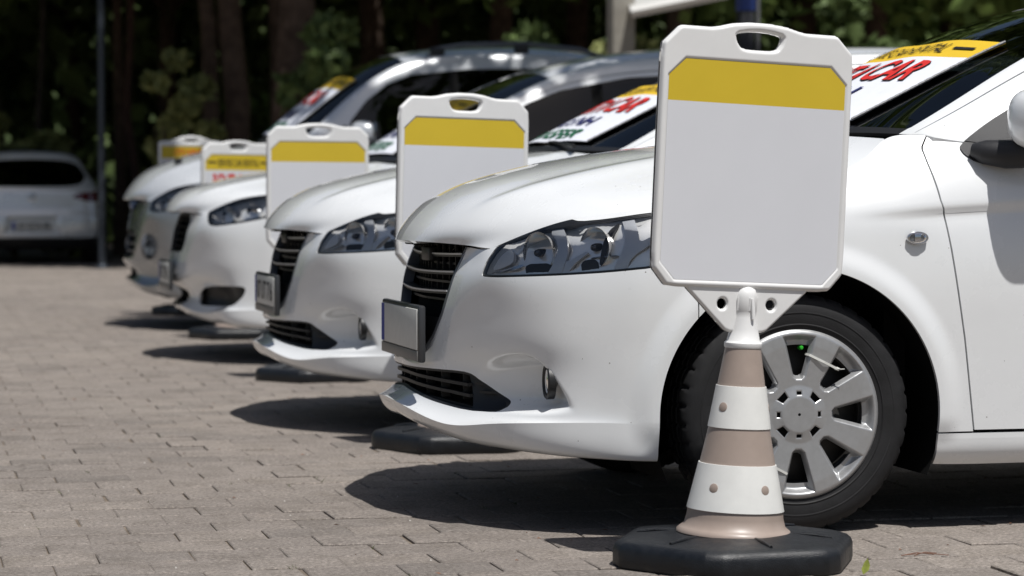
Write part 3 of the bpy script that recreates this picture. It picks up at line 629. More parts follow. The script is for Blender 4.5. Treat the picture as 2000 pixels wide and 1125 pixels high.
def saloon_face(sp):
    root, sh = sp['root'], sp['shell']
    x_at = lambda y, z: front_x(sp, y, z)
    # ---- headlamps
    poly = sp['side_open'][0]
    wz = lambda s: (s.X + .21 * s.Y, s.Z)
    ins = lambda s: np.where(s.X < 1.0, sdpoly(*wz(s), poly), -1.0)
    base = sh.clip(ins(sh) + .03)
    lens = base.clip(ins(base) - .0025)
    PXP = lambda pts: wzpoly(P1, pts, .66)
    eye = PXP([(930,560),(934,550),(941,536),(949,516),(966,490),(994,470),(1035,455),(1085,444),(1128,438),(1180,429),(1275,416),(1400,411),(1400,380),(900,380)])
    for k, mir in enumerate((True, False)):
        f = (lambda s: s.mirror()) if mir else (lambda s: s)
        hl = empty('headlamp', parent=root)
        panel('lens', f(lens), M_LENS, hl, 0)
        # seal: dark rim round the opening, walls going inwards
        rim = base.clip(ins(base) + .004); rim = rim.clip(.0065 - ins(rim)).offset(-.003); panel('seal', f(rim), M_BLACK, hl, .02)
        hood_ = base.clip(ins(base) - .001); hood_ = hood_.clip(sdpoly(*wz(hood_), eye)).offset(-.002); panel('black_brow', f(hood_), M_BLACK, hl, .01)
        # housing: chrome tub behind the lens
        tub = base.clip(ins(base) + .004); d = np.clip(ins(tub), 0, 1); a, b = wz(tub)
        dep = .004 + .020 * sstep(d, 0, .025) + (.0022 * np.sin(a * 75) + .0028 * np.sin(b * 120 + a * 30) + .0006 * np.sin(a * 420)) * sstep(d, .006, .02)
        tub.V[:, :3] -= tub.V[:, 3:6] * dep[:, None]; panel('reflector_housing', f(tub), mat('reflector_chrome', (.93, .92, .90), .16, metal=.45), hl, 0)
        sgn = -1 if mir else 1
        for nm, (x, y), rad, dpt in (('dipped_bowl', (1047, 490), .052, .045), ('main_bowl', (1162, 482), .050, .045)):
            p, nn = on_shell(P1, x, y, .014); prof = [(rad * 1.06, -.004), (rad, 0), (rad * .97, .008), (rad * .85, .026), (rad * .6, .045), (rad * .25, .056), (0, .058)]
            V = np.array(MB().lathe(prof, n=40, axis='x').v); F = MB().lathe(prof, n=40, axis='x').f
            rz = Matrix.Rotation(R(-30), 3, 'Z'); V = V @ np.array(rz).T + p; V[:, 1] *= sgn
            o = mesh_obj(nm, V, F if sgn < 0 else [q[::-1] for q in F], mat('bowl_chrome', (.93, .92, .90), .08, metal=.75), hl)
            mb = MB().lathe([(0, -.012), (.008, -.010), (.011, .0), (.011, .05)], n=16, axis='x'); V = np.array(mb.v) @ np.array(rz).T + p; V[:, 1] *= sgn
            mesh_obj('bulb_shield', V, mb.f, mat('bulb_grey', (.10, .10, .11), .25, metal=.6), hl)
        for nm, pts, off, mt in (
            ('silver_bezel', [(1078,440),(1074,454),(1084,466),(1086,482),(1080,506),(1062,538),(1090,538),(1099,510),(1105,488),(1104,466),(1097,438)], .008, M_SATIN),
            ('silver_bezel', [(1207,424),(1213,446),(1211,478),(1186,530),(1214,528),(1222,500),(1268,468),(1268,455),(1240,470),(1238,448),(1230,420)], .007, M_SATIN),
            ('black_cup', [(1019,513),(1073,510),(1072,536),(1022,538)], .014, M_BLACK),
            ('black_cup', [(1127,506),(1158,500),(1164,530),(1130,533)], .014, M_BLACK),
            ('silver_arm', [(1088,530),(1096,508),(1110,505),(1140,486),(1146,488),(1118,510),(1104,530)], .010, M_SATIN),
            ('chrome_fin', [(946,538),(1018,512),(1018,519),(955,541)], .012, M_CHROME), ('bright_wedge', [(955,530),(972,500),(992,482),(1000,490),(998,512),(975,524)], .012, mat('wedge_silver', (.92, .92, .92), .3, metal=.1)),
            ('dark_ring', [(1170,470),(1182,445),(1200,430),(1207,428),(1192,446),(1178,476),(1168,515),(1162,515)], .011, M_BLACK),
            ('dark_bar', [(1124,497),(1210,490),(1210,495),(1126,502)], .011, M_TRIM)):
            pp = PXP(pts); q = base.clip(np.minimum(ins(base) - .003, sdpoly(*wz(base), chaikin(pp, 1, .2))))
            if len(q.F): panel(nm, f(q.offset(-off)), mt, hl, .010)
        p, nn = on_shell(P1, 1300, 455, .035); mb = MB().lathe([(0, -.06), (.022, -.06), (.026, -.05), (.026, .05), (0, .05)], n=24, axis='x'); V = np.array(mb.v) @ np.array(Matrix.Rotation(R(-62), 3, 'Z')).T + p; V[:, 1] *= sgn
        mesh_obj('indicator_tube', V, mb.f, M_CHROME, hl)
    # ---- grille: black mesh field, chrome-edged slats, grey surround
    gr = empty('grille', parent=root)
    gp = np.array(GRILLE)
    insg = lambda s, pl: np.where(s.X < .4, sdpoly(s.Y, s.Z, pl), -1.0)
    fld = sh.clip(insg(sh, GRILLE) + .006)
    lowf = fld.clip(.545 - fld.Z).offset(-.012); panel('lower_panel', lowf, M_BLACK, gr, .01, both=True, keep_y0=True)
    back = fld.offset(-.05); panel('backing', back, M_DARK, gr, 0, both=True)
    srd = sh.clip(insg(sh, GRILLE) + .0015); srd = srd.clip(.0095 - insg(srd, GRILLE)); srd = srd.clip(.737 - srd.Z).offset(.0015); panel('surround', srd, M_TRIM, gr, .03, both=True, keep_y0=True)
    hw = lambda z: np.interp(z, gp[::-1][2:9, 1], gp[::-1][2:9, 0]) if False else float(np.interp(z, [.436, .45, .49, .555, .63, .70, .735], [.16, .205, .255, .30, .333, .35, .352]))
    for z, chrome in ((.712, True), (.664, True), (.612, True)):
        ys = np.linspace(-hw(z) + .016, hw(z) - .012, 31); bow = lambda y: z - .004 * (1 - (y / .33) ** 2) + .003
        pts = [(x_at(y, z) + .004, y, bow(y)) for y in ys]; xs = np.array([p[0] for p in pts]); xs = np.convolve(np.pad(xs, 3, mode='edge'), np.ones(7) / 7, 'valid'); pts = [(x, p[1], p[2]) for x, p in zip(xs, pts)]
        sl = strip_along(pts,   .0055, .03).build('slat', M_BLACK, gr, angle=30)
        strip_along([(x - .0035, y, zz + .0025) for x, y, zz in pts], .0022, .004).build('chrome_edge', M_SATIN, gr, angle=30)
    for z in (.688, .638, .590):
        ys = np.linspace(-hw(z) + .006, hw(z) - .006, 21); strip_along([(x_at(y, z) + .034, y, z) for y in ys], .003, .012).build('mesh_bar', M_BLACK, gr, angle=30)
    for y in np.linspace(-.30, .30, 11):
        z0 = .56; MB().box((x_at(y, .65) + .042, y, .65), (.004, .002, .09)).build('mesh_rib', M_BLACK, gr)
    # small dark badge block left of the top slat
    MB().box((x_at(.03, .70) + .012, 0, .712), (.014, .055, .020), bev=.006).build('badge_block', M_BLACK, gr)
    # ---- lower intake
    it = empty('lower_intake', parent=root)
    fi = lambda s: np.where(s.X < .4, sdpoly(s.Y, s.Z, INTAKE), -1.0)
    f0 = sh.clip(fi(sh) + .006); panel('backing', f0.offset(-.045), M_DARK, it, 0, both=True)
    e0 = sh.clip(fi(sh) + .001); e0 = e0.clip(.007 - fi(e0)).offset(-.004); panel('intake_frame', e0, M_BLACK, it, .03, both=True, keep_y0=True)
    c0 = f0.clip(f0.Y - .385 - (.40 - f0.Z) * .55).offset(-.018)
    for s in (c0.mirror(), c0): panel('side_blank', s, M_BLACK, it, .02)
    for i in range(2):
        zc = [.384, .362][i]
        for sg_ in (-1, 1):
            ys = np.linspace(.415 + (.39 - zc) * .9, .50 + (.384 - zc) * 1.2, 8); strip_along([(x_at(y, zc) + .008, sg_ * y, zc - .01) for y in ys], .0035, .02).build('blank_rib', M_BLACK, it, angle=30)
    for z in (.381, .358, .333):
        yl = .385 + (.40 - z) * .5; ys = np.linspace(-yl, yl, 31); strip_along([(x_at(y, .37) + .006, y, z - (.012 + (.38 - z) * .2) * (abs(y) / .42) ** 2 * 1.2) for y in ys], .0042, .028).build('slat', M_BLACK, it, angle=30)
    for y in (-.36, -.27, -.18, -.09, 0, .09, .18, .27, .36): MB().box((x_at(y, .37) + .03, y, .362), (.012, .0025, .034)).build('mesh_rib', M_BLACK, it)
    # ---- fog lamps in their pockets
    for sg_ in (-1, 1):
        fg = empty('fog_lamp', (sp.get('fog', (.230, .668, .394))[0], sg_ * .668, .394), parent=root); fg.rotation_euler = (0, 0, sg_ * R(4))
        MB().lathe([(.046, .012), (.047, -.006), (.043, -.010), (.038, -.006), (.036, .004)], n=36, axis='x').build('ring', M_BLACK, fg)
        MB().lathe([(.037, -.002), (.028, -.007), (.0, -.010)], n=36, axis='x').build('lens', M_LENS, fg)
        MB().lathe([(.036, -.001), (.028, .014), (.012, .022), (0, .022)], n=36, axis='x').build('bowl', M_CHROME, fg)
    # ---- centre notch of the lip
    # ---- wipers
    for y0, y1 in ((-.55, .05), (.02, .55)):
        MB().tube([(1.03 + .10 * abs(y0) ** 2, y0, 1.062), (1.06, (y0 + y1) / 2, 1.083), (1.07 + .06 * abs(y1), y1, 1.088)], [.009, .007, .004], n=6).build('wiper', M_BLACK, root)
    # ---- washer line / shut line at the lamp corner is part of the bonnet edge
build_car(P1); saloon_face(P1)
plate(P1['root'], (-.030, 0, .510), None)
for a in (R(64), R(-118)): zip_tie(P1['front_wheel'], a, .150)
r2 = copy_tree(P1['root']); r2.location = (P2['x0'], P2['y0'], 0)
# ------------------------------------------------------------------ sign boards on striped cones
M_PLAST = mat('white_sign_plastic', (.74, .74, .73), rough=.34, spec=.4, noise=(9, .03, .05))
M_FACEW = mat('sign_face_white', (.66, .67, .70), rough=.5, noise=(5, .015, .03))
M_FACEY = mat('sign_face_yellow', (.62, .45, .025), rough=.5, noise=(5, .03, .03))
M_TAUPE = mat('cone_taupe', (.33, .265, .225), rough=.42, noise=(14, .07, .06))
M_CWHITE = mat('cone_white', (.72, .72, .69), rough=.4, noise=(16, .05, .05))
M_RUBBER = mat('base_rubber', (.006, .0075, .010), rough=.42, noise=(30, .35, .10), bump=(420, .5, .002))
PW, PH, PZ = .496, .616, .652                                             # board width, height, lower edge
def moulded(name, outline, holes, T, rnd, m, parent, recess=None, rdep=.005, step=.0028, both_faces=True):
    """flat plastic moulding in the x-z plane with rounded rims, cut out of a fine grid"""
    o = np.asarray(outline); x0, z0 = o.min(0) - .004; x1, z1 = o.max(0) + .004
    gx = np.linspace(x0, x1, int((x1 - x0) / step)); gz = np.linspace(z0, z1, int((z1 - z0) / step)); A, B = np.meshgrid(gx, gz)
    d = sdpoly(A, B, o)
    for h in holes: d = np.minimum(d, -sdpoly(A, B, h))
    t = np.clip(d / rnd, 0, 1); y = -(T / 2) * np.sqrt(np.clip(1 - (1 - t) ** 2, 0, 1))
    if recess is not None: y = y + rdep * sstep(sdpoly(A, B, recess), -.002, .001)
    s = grid_surf(np.stack([A, y, B], -1)); s = s if s.V[:, 4].mean() < 0 else grid_surf(np.stack([A, y, B], -1), flip=True)
    s = s.clip(d.ravel() - .0002)
    if both_faces: s = join(s, s.mirror())
    return mesh_obj(name, s.V[:, :3], s.F, m, parent, nrm=s.V[:, 3:6])
def flat_face(name, poly, y, m, parent):
    p = [Vector((a, y, b)) for a, b in poly]; F = [tuple(t) for t in geometry.tessellate_polygon([p])]
    V = np.array([v[:] for v in p]); n = np.cross(V[F[0][1]] - V[F[0][0]], V[F[0][2]] - V[F[0][0]])
    return mesh_obj(name, V, [f[::-1] for f in F] if n[1] > 0 else F, m, parent, smooth=False)
def letters(parent, txt, height, width, x, z, y, m, bold=.02, name='lettering'):
    V, F = text_mesh(txt, height, bold, width); return mesh_obj(name, np.stack([V[:, 0] + x, np.full(len(V), y), V[:, 1] + z], 1), F, m, parent, smooth=False)
def make_sign(print_=False, arched=False):
    root = empty('sign_board', (0, 0, 0))
    # rubber foot: six-sided, rounded shoulders, radial ribs
    hexo = chaikin([(.314 * math.cos(R(60 * k)), .314 * math.sin(R(60 * k))) for k in range(6)], 3, .10); n = len(hexo); mb = MB(); rings = [(.985, .0), (1.0, .006), (1.0, .036), (.985, .046), (.955, .053), (.90, .057), (.5, .066), (.42, .067), (.0, .067)]
    V = [(x * k, y * k, z * 1.12) for k, z in rings for x, y in hexo]; F = [(i * n + j, i * n + (j + 1) % n, (i + 1) * n + (j + 1) % n, (i + 1) * n + j) for i in range(len(rings) - 1) for j in range(n)]
    foot = mesh_obj('rubber_foot', V, F, M_RUBBER, root, angle=50)
    for k in range(6):
        a = R(60 * k + 30); c, s_ = math.cos(a), math.sin(a); MB().tube([(c * .14, s_ * .14, .0725), (c * .19, s_ * .19, .0715), (c * .235, s_ * .235, .066)], [.004, .005, .004], n=8).build('rib', M_RUBBER, foot)
    cone = lambda prof, nm, m, par: MB().lathe(prof, n=56).build(nm, m, par, angle=40)
    rad = lambda z: float(np.interp(z, [.128, .237, .323, .422, .52], [.114, .0905, .0730, .0575, .0415]))
    body = cone([(.139, .070), (.138, .076), (.131, .082), (.121, .09), (.1155, .11)] + [(rad(z) - .0002, z) for z in np.linspace(.128, .522, 12)], 'cone_body', M_TAUPE, root)
    for z0, z1, hs in ((.128, .237, (-52, 12)), (.323, .422, (-118, -165))):
        zs = np.linspace(z0, z1, 10); hs = (-144, -73) if z0 < .2 else (-150, -20)
        b = cone([(rad(z0) - .001, z0 - .0005)] + [(rad(z) + .0026, z) for z in zs] + [(rad(z1) - .001, z1 + .0005)], 'white_band', M_CWHITE, root)
        for a in hs:
            zc = (z0 + z1) / 2; rr = rad(zc) + .0028; q = bpy.data.objects.new('band_hole', None); mbh = MB().lathe([(0, .0003), (.0108, .0003), (.0113, .0), (.0113, -.002)], n=22, axis='x'); Vh = np.array(mbh.v)
            M = np.array(Matrix.Rotation(R(a), 3, 'Z')); tl = np.array(Matrix.Rotation(R(-10), 3, 'Y')); Vh = (Vh @ tl.T + np.array([rr, 0, zc])) @ M.T
            mesh_obj('band_hole', Vh, mbh.f, M_TAUPE, b); bpy.data.objects.remove(q)
    sl = cone([(.0435, .512), (.0455, .516), (.0455, .524), (.0425, .527), (.0395, .53), (.034, .557), (.0285, .585), (.0275, .60), (.0285, .602), (.0285, .632), (.0275, .64), (.0235, .652), (.014, .660), (0, .662)], 'sleeve', M_PLAST, root)
    mb = MB()
    for a in (-150, -90, -30, 30, 90, 150): mb.tube([(.0275 * math.cos(R(a)), .0275 * math.sin(R(a)), .602), (.029 * math.cos(R(a)), .029 * math.sin(R(a)), .632)], .0022, n=6)
    mb.tube([(0.006, -.0285, .63), (.008, -.032, .60), (.008, -.034, .582)], [.004, .005, .004], n=8); mb.build('sleeve_ribs', M_PLAST, sl)
    w, c = PW / 2, .045
    br = [(-.158, PZ + .02), (-.156, PZ - .002), (-.055, PZ - .098), (-.042, PZ - .103), (.042, PZ - .103), (.055, PZ - .098), (.156, PZ - .002), (.158, PZ + .02)]
    hol = [[(sx * .063 + .0115 * math.cos(t), PZ - .036 + .0125 * math.sin(t)) for t in np.linspace(0, 2 * math.pi, 25)[:-1]] for sx in (-1, 1)]
    moulded('bracket', br, hol, .022, .006, M_PLAST, root, step=.0026)
    zt = PZ + PH
    if not arched:
        hump = [(.125, zt), (.105, zt + .003), (.07, zt + .012), (.03, zt + .0165), (0, zt + .017)]; hump = hump + [(-x, z) for x, z in hump[-2::-1]]
        out = [(-w, PZ + c), (-w + c * .85, PZ), (w - c * .85, PZ), (w, PZ + c), (w, zt - c), (w - c, zt)] + hump + [(-w + c, zt), (-w, zt - c)]
        hole = [chaikin([(-.060, zt - .013), (-.056, zt - .030), (-.046, zt - .044), (-.028, zt - .048), (.028, zt - .048), (.046, zt - .044), (.056, zt - .030), (.060, zt - .013), (.03, zt - .007), (0, zt - .005), (-.03, zt - .007)], 1, .18)]
    else:
        out = [(-w, PZ + c), (-w + c * .85, PZ), (w - c * .85, PZ), (w, PZ + c), (w, zt - .05), (w - .02, zt - .04), (.16, zt - .038), (.07, zt - .008), (0, zt), (-.07, zt - .008), (-.16, zt - .038), (-w + .02, zt - .04), (-w, zt - .05)]
        hole = [chaikin([(-.055, zt - .028), (-.05, zt - .045), (.05, zt - .045), (.055, zt - .028)], 1, .2)]
    out = chaikin(out, 2, .07); zi = zt - (.076 if not arched else .075); i0, i1 = PZ + .016, zi; wi = w - .0185; ci = .042
    rec = [(-wi, i0 + ci), (-wi + ci * .9, i0), (wi - ci * .9, i0), (wi, i0 + ci), (wi, i1 - ci), (wi - ci, i1), (-wi + ci, i1), (-wi, i1 - ci)]
    if arched: rec = [(-wi, i0), (wi, i0), (wi, i1), (-wi, i1)]
    moulded('board_frame', out, hole, .034, .009, M_PLAST, root, recess=rec, rdep=.0035)
    yf = -.017 + .0035 - .0010; zy = i1 - (.102 if not arched else .085)
    a_ = lambda q: [(x * .992, z) for x, z in q]
    flat_face('white_face', a_([(-wi, i0 + ci), (-wi + ci * .9, i0 + .002), (wi - ci * .9, i0 + .002), (wi, i0 + ci), (wi, zy), (-wi, zy)]), yf, M_FACEW, root)
    flat_face('yellow_band', a_([(-wi, zy), (wi, zy), (wi, i1 - ci), (wi - ci, i1 - .002), (-wi + ci, i1 - .002), (-wi, i1 - ci)] if not arched else [(-wi, zy), (wi, zy), (wi, i1), (-wi, i1)]), yf, M_FACEY, root)
    flat_face('rear_face', a_([(-wi, i0 + ci), (-wi + ci, i0 + .002), (wi - ci, i0 + .002), (wi, i0 + ci), (wi, i1 - ci), (wi - ci, i1 - .002), (-wi + ci, i1 - .002), (-wi, i1 - ci)]), -yf, M_FACEW, root).data.flip_normals()
    yt = yf - .0012; zm = (zy + i1) / 2
    if print_ and not arched:
        letters(root, 'SERVISE CAR RENTAL', .046, .285, 0, zm - .002, yt, M_PRINTK, .012)
        for sx in (-1, 1): flat_face('dash', [(sx * .152, zm - .006), (sx * .212, zm - .006), (sx * .212, zm + .006), (sx * .152, zm + .006)], yt, M_PRINTK, root)
        letters(root, 'RENT A CAR', .105, .35, 0, zy - .075, yt, M_PRINTR, .03)
        letters(root, 'ADUNH', .06, .30, 0, zy - .19, yt, M_PRINTN, .02); letters(root, 'TRANSFER', .07, .36, 0, zy - .29, yt, M_PRINTG, .02)
    if print_ and arched:
        letters(root, 'OTO KIRALAMA', .045, .30, .02, zm, yt, M_PRINTR, .02); letters(root, 'RENT A CAR', .10, .38, 0, zy - .07, yt, M_PRINTR, .03)
    return root
def pose(root, pos, yaw, lean, pitch=0.0, foot_yaw=0.0, zs=1.0):
    """set the sign down: the foot stays flat on the ground, the cone and board lean a little"""
    root.location = (pos[0], pos[1], 0)
    Mx = Matrix.Rotation(R(lean), 4, 'Y') @ Matrix.Rotation(R(pitch), 4, 'X') @ Matrix.Rotation(R(yaw), 4, 'Z') @ Matrix.Scale(zs, 4, (0, 0, 1))
    for ch in root.children:
        if ch.name.startswith('rubber_foot'): ch.rotation_euler = (0, 0, R(foot_yaw))
        else: ch.matrix_basis = Matrix.Translation((0, 0, .06)) @ Mx @ Matrix.Translation((0, 0, -.06))
SG_GROUP = 'sign boards on striped cones'
s1 = make_sign(); tag(s1, 'largest blank white sign board with yellow band, leaning before the front wheel of a saloon', 'sign', SG_GROUP)
s2 = copy_tree(s1); tag(s2, 'blank white sign board with yellow band between the two wedge-grille saloons', 'sign', SG_GROUP)
s3 = copy_tree(s1); tag(s3, 'blank white sign board with yellow band beside the tall white people carrier', 'sign', SG_GROUP)
s4 = make_sign(print_=True); tag(s4, 'sign board printed SERVISE CAR RENTAL on its yellow band, beside the silver-bumpered van', 'sign', SG_GROUP)
s5 = make_sign(print_=True, arched=True); tag(s5, 'arched sign board with red print on yellow, mostly behind the van bonnet', 'sign', SG_GROUP)
pose(s1, (1.925, 5.800), 5.0, 2.7, 0, 3, 1.0); pose(s2, (1.878, 8.72), 12, 1.3, 0, -4, .957); pose(s3, (1.921, 12.10), 3, .4, 0, 8, .948); pose(s4, (2.005, 15.77), 21, .4, 0, -6, .945); pose(s5, (2.08, 19.0), 10, 0, 0, 5, 1.045)
# ------------------------------------------------------------------ ground: paving blocks over a dirt bed
def ground_mat():
    m = bpy.data.materials.new('paver_concrete'); m.use_nodes = True; n = m.node_tree.nodes; l = m.node_tree.links; b = n['Principled BSDF']; b.inputs['Roughness'].default_value = .88; b.inputs['Specular IOR Level'].default_value = .25
    g = n.new('ShaderNodeNewGeometry'); oi = n.new('ShaderNodeObjectInfo')
    def noise(sc, det=5, rgh=.6):
        t = n.new('ShaderNodeTexNoise'); t.inputs['Scale'].default_value = sc; t.inputs['Detail'].default_value = det; t.inputs['Roughness'].default_value = rgh; l.new(g.outputs['Position'], t.inputs['Vector']); return t.outputs['Fac']
    def ramp(f, stops):
        r = n.new('ShaderNodeValToRGB'); l.new(f, r.inputs[0]); e = r.color_ramp.elements
        while len(e) < len(stops): e.new(.5)
        for k, (p, c) in zip(e, stops): k.position = p; k.color = (*c, 1)
        return r.outputs[0]
    def mul(a, bsock, fac=1.0):
        x = n.new('ShaderNodeMix'); x.data_type = 'RGBA'; x.blend_type = 'MULTIPLY'; x.inputs[0].default_value = fac; l.new(a, x.inputs[6]); l.new(bsock, x.inputs[7]); return x.outputs[2]
    base = ramp(noise(.55, 4), [(.3, (.222, .196, .176)), (.5, (.252, .223, .200)), (.7, (.286, .254, .227))])
    stone = n.new('ShaderNodeAttribute'); stone.attribute_name = 'tint'; tint = ramp(stone.outputs['Fac'], [(0, (.80, .81, .82)), (.25, (.93, .93, .93)), (.6, (1, 1, 1)), (1, (1.06, 1.055, 1.04))])
    c = mul(base, tint)
    c = mul(c, ramp(noise(95, 7, .8), [(.36, (.40, .38, .36)), (.45, (.82, .81, .80)), (.54, (1.04, 1.04, 1.04)), (.63, (1.6, 1.58, 1.55))]))
    c = mul(c, ramp(noise(7, 5, .7), [(.32, (.78, .77, .75)), (.55, (1, 1, 1)), (.75, (1.10, 1.08, 1.05))]))
    l.new(c, b.inputs['Base Color'])
    bp = n.new('ShaderNodeBump'); bp.inputs['Strength'].default_value = .8; bp.inputs['Distance'].default_value = .004; l.new(noise(170, 5, .75), bp.inputs['Height']); l.new(bp.outputs[0], b.inputs['Normal'])
    return m
M_PAVE = ground_mat()
M_JOINT = mat('joint_dirt', (.17, .14, .11), rough=.95, spec=.1, noise=(9, .5, 0), bump=(120, .8, .004))
bed = MB().add([(-60, -40, -.0055), (110, -40, -.0055), (110, 160, -.0055), (-60, 160, -.0055)], [(0, 1, 2, 3)]).build('ground', M_JOINT, None); tag(bed, kind='structure')
bed2 = MB().add([(-200, -150, -.02), (300, -150, -.02), (300, 500, -.02), (-200, 500, -.02)], [(0, 1, 2, 3)]).build('terrain', mat('far_ground', (.16, .14, .11), .95, noise=(.2, .3, 0)), None); tag(bed2, kind='structure')
PL, PWD = .226, .177
def stone_geo(rng, w, d, j=.0013):
    """one paving block: bevelled top, faintly wavy long edges"""
    hx, hy = w / 2 - j * .95, d / 2 - j * .8; wav = .0035; xs = np.linspace(-hx, hx, 7)
    wob = lambda: wav * np.sin(np.linspace(0, 2 * math.pi, 7)) * 1.0
    top = [(x, -hy + o) for x, o in zip(xs, wob())] + [(x, hy + o) for x, o in zip(xs[::-1], wob()[::-1])]
    top = np.array(top); n = len(top); b = .0035; inn = top * [1 - b / hx, 1 - b / hy]
    V = [(x, y, -.012) for x, y in top] + [(x, y, -.0025) for x, y in top] + [(x, y, 0) for x, y in inn]
    F = [(k * n + i, k * n + (i + 1) % n, (k + 1) * n + (i + 1) % n, (k + 1) * n + i) for k in range(2) for i in range(n)] + [tuple(range(2 * n, 3 * n))]
    return np.array(V), F
SV, SF = stone_geo(RNG, PL, PWD)
pav = empty('pavement', (0, 0, 0)); tag(pav, kind='structure')
stones = []
for r_ in range(int(-6), 240):
    y = 3.2 + r_ * PWD
    if y > 42: break
    xa, xb = (-.4 * y * .2 - 2.5, y * .50 + 4.0)
    for c_ in range(int(xa / PL) - 1, int(xb / PL) + 2): stones.append((c_ * PL + (PL / 2 if r_ % 2 else 0) + RNG.normal(0, .0025), y + RNG.normal(0, .0012)))
stones = np.array(stones); q = proj(np.c_[stones, np.zeros(len(stones))]); area = (FPX / q[:, 2]) ** 2 * (CAMH / q[:, 2])
vis = (q[:, 0] > -20) & (q[:, 0] < 2020) & (q[:, 1] > 400) & (q[:, 1] < 1140) & (q[:, 2] > 1)
inside = lambda x0, y0: (stones[:, 0] > x0 + .25) & (np.abs(stones[:, 1] - y0) < .72)
hid = inside(1.39, 7.08) | inside(1.4, 9.88) | ((stones[:, 0] > 3.0) & (stones[:, 1] > 7.6)) | (np.hypot(stones[:, 0] - 1.925, stones[:, 1] - 5.80) < .2)
order = np.argsort(-np.where(vis & ~hid, area, 0)); near = order[:300]; isn = np.zeros(len(stones), bool); isn[near] = True
tints = np.clip(RNG.beta(2.2, 2.0, len(stones)), 0, 1); tints[RNG.random(len(stones)) < .10] *= .25
variants = []
for k in range(12):
    me = bpy.data.meshes.new('paving_stone'); me.from_pydata([tuple(v) for v in SV], [], SF); me.materials.append(M_PAVE); me.shade_flat()
    a = me.attributes.new('tint', 'FLOAT', 'POINT'); a.data.foreach_set('value', np.full(len(SV), float(np.quantile(tints, (k + .5) / 12)))); me.update(); variants.append(me)
for i in near:
    o = bpy.data.objects.new('paving_stone', variants[int(RNG.integers(12))]); COL.objects.link(o); o.parent = pav
    o.location = (stones[i, 0], stones[i, 1], float(RNG.normal(0, .0012))); o.rotation_euler = (float(RNG.normal(0, .006)), float(RNG.normal(0, .005)), float(RNG.normal(0, .006)))
rest = np.where(~isn)[0]; nS = len(SV); V = np.tile(SV, (len(rest), 1)).reshape(len(rest), nS, 3).copy()
V[..., 2] += (RNG.normal(0, .006, len(rest))[:, None] * V[..., 1] + RNG.normal(0, .005, len(rest))[:, None] * V[..., 0]) + RNG.normal(0, .0012, len(rest))[:, None]
V[..., :2] += stones[rest][:, None, :]; me = bpy.data.meshes.new('paving_stones'); off = (np.arange(len(rest)) * nS)
Fl = [[v + o for v in f] for o in off.tolist() for f in SF]; me.from_pydata(V.reshape(-1, 3).tolist(), [], Fl); me.materials.append(M_PAVE); me.shade_flat()
a = me.attributes.new('tint', 'FLOAT', 'POINT'); a.data.foreach_set('value', np.repeat(tints[rest], nS)); me.update()
o = bpy.data.objects.new('paving_stones', me); COL.objects.link(o); o.parent = pav; o['kind'] = 'stuff'
# beyond the blocks: one flat continuation
flat = MB().add([(-60, 42, -.004), (110, 42, -.004), (110, 160, -.004), (-60, 160, -.004)], [(0, 1, 2, 3)]).build('far_paving', M_PAVE, pav)
# ------------------------------------------------------------------ people carrier and van: the same kind of body, taller, with faces of their own
M_PEARL = paint_mat('pearl_paint', (.70, .72, .74), rough=.26); M_PEARL.node_tree.nodes['Principled BSDF'].inputs['Metallic'].default_value = .25
M_GREYSIL = paint_mat('grey_silver_paint', (.27, .285, .30), rough=.28); M_GREYSIL.node_tree.nodes['Principled BSDF'].inputs['Metallic'].default_value = .5
def warp(zmap, xmap, ysc, rear=None):
    zm, xm = np.array(zmap), np.array(xmap)
    def f(P):
        Q = np.array(P, float); z_ = np.interp(Q[..., 2], zm[:, 0], zm[:, 1]); Q[..., 2] = z_ + (np.interp(Q[..., 0], *np.array(rear).T) * np.clip((Q[..., 2] - 1.03) / .40, 0, 1) if rear else 0); Q[..., 0] = np.interp(Q[..., 0], xm[:, 0], xm[:, 1]); Q[..., 1] *= ysc; return Q
    return f
def wpoly(P, f): return f(np.array([[(x, 0, z) for x, z in P]]))[0][:, [0, 2]]
def wsafe(P, f, dz=0): q = wpoly(P, f); q[:, 1] += dz; return q
def simple_lamp(sp, poly, bowls, dark=True):
    root, sh = sp['root'], sp['shell']; wz = lambda s: (s.X + .21 * s.Y, s.Z); ins = lambda s: np.where(s.X < 1.0, sdpoly(*wz(s), poly), -1.0); base = sh.clip(ins(sh) + .03)
    for mir in (True, False):
        f = (lambda s: s.mirror()) if mir else (lambda s: s); sgn = -1 if mir else 1; hl = empty('headlamp', parent=root)
        panel('lens', f(base.clip(ins(base) - .002)), M_LENS, hl, 0)
        rim = base.clip(ins(base) + .004); rim = rim.clip(.012 - ins(rim)).offset(-.004); panel('seal', f(rim), M_BLACK, hl, .02)
        tub = base.clip(ins(base) + .004); d = np.clip(ins(tub), 0, 1); a, b = wz(tub); tub.V[:, :3] -= tub.V[:, 3:6] * (.012 + .05 * sstep(d, 0, .04) + .012 * np.sin(a * 45 + b * 20) * sstep(d, .01, .04))[:, None]
        panel('reflector_housing', f(tub), mat('housing_dark', (.10, .11, .13), .15, metal=.9) if dark else mat('reflector_chrome', (.42, .43, .46), .1, metal=1), hl, 0)
        for x, y, rad in bowls:
            p, nn = on_shell(sp, x, y, .035); prof = [(rad * 1.08, -.006), (rad, 0), (rad * .85, .02), (rad * .5, .034), (0, .04)]; mb = MB().lathe(prof, n=28, axis='x'); V = np.array(mb.v) @ np.array(Matrix.Rotation(R(-32), 3, 'Z')).T + p; V[:, 1] *= sgn
            mesh_obj('bowl', V, mb.f if sgn < 0 else [t[::-1] for t in mb.f], M_CHROME, hl)
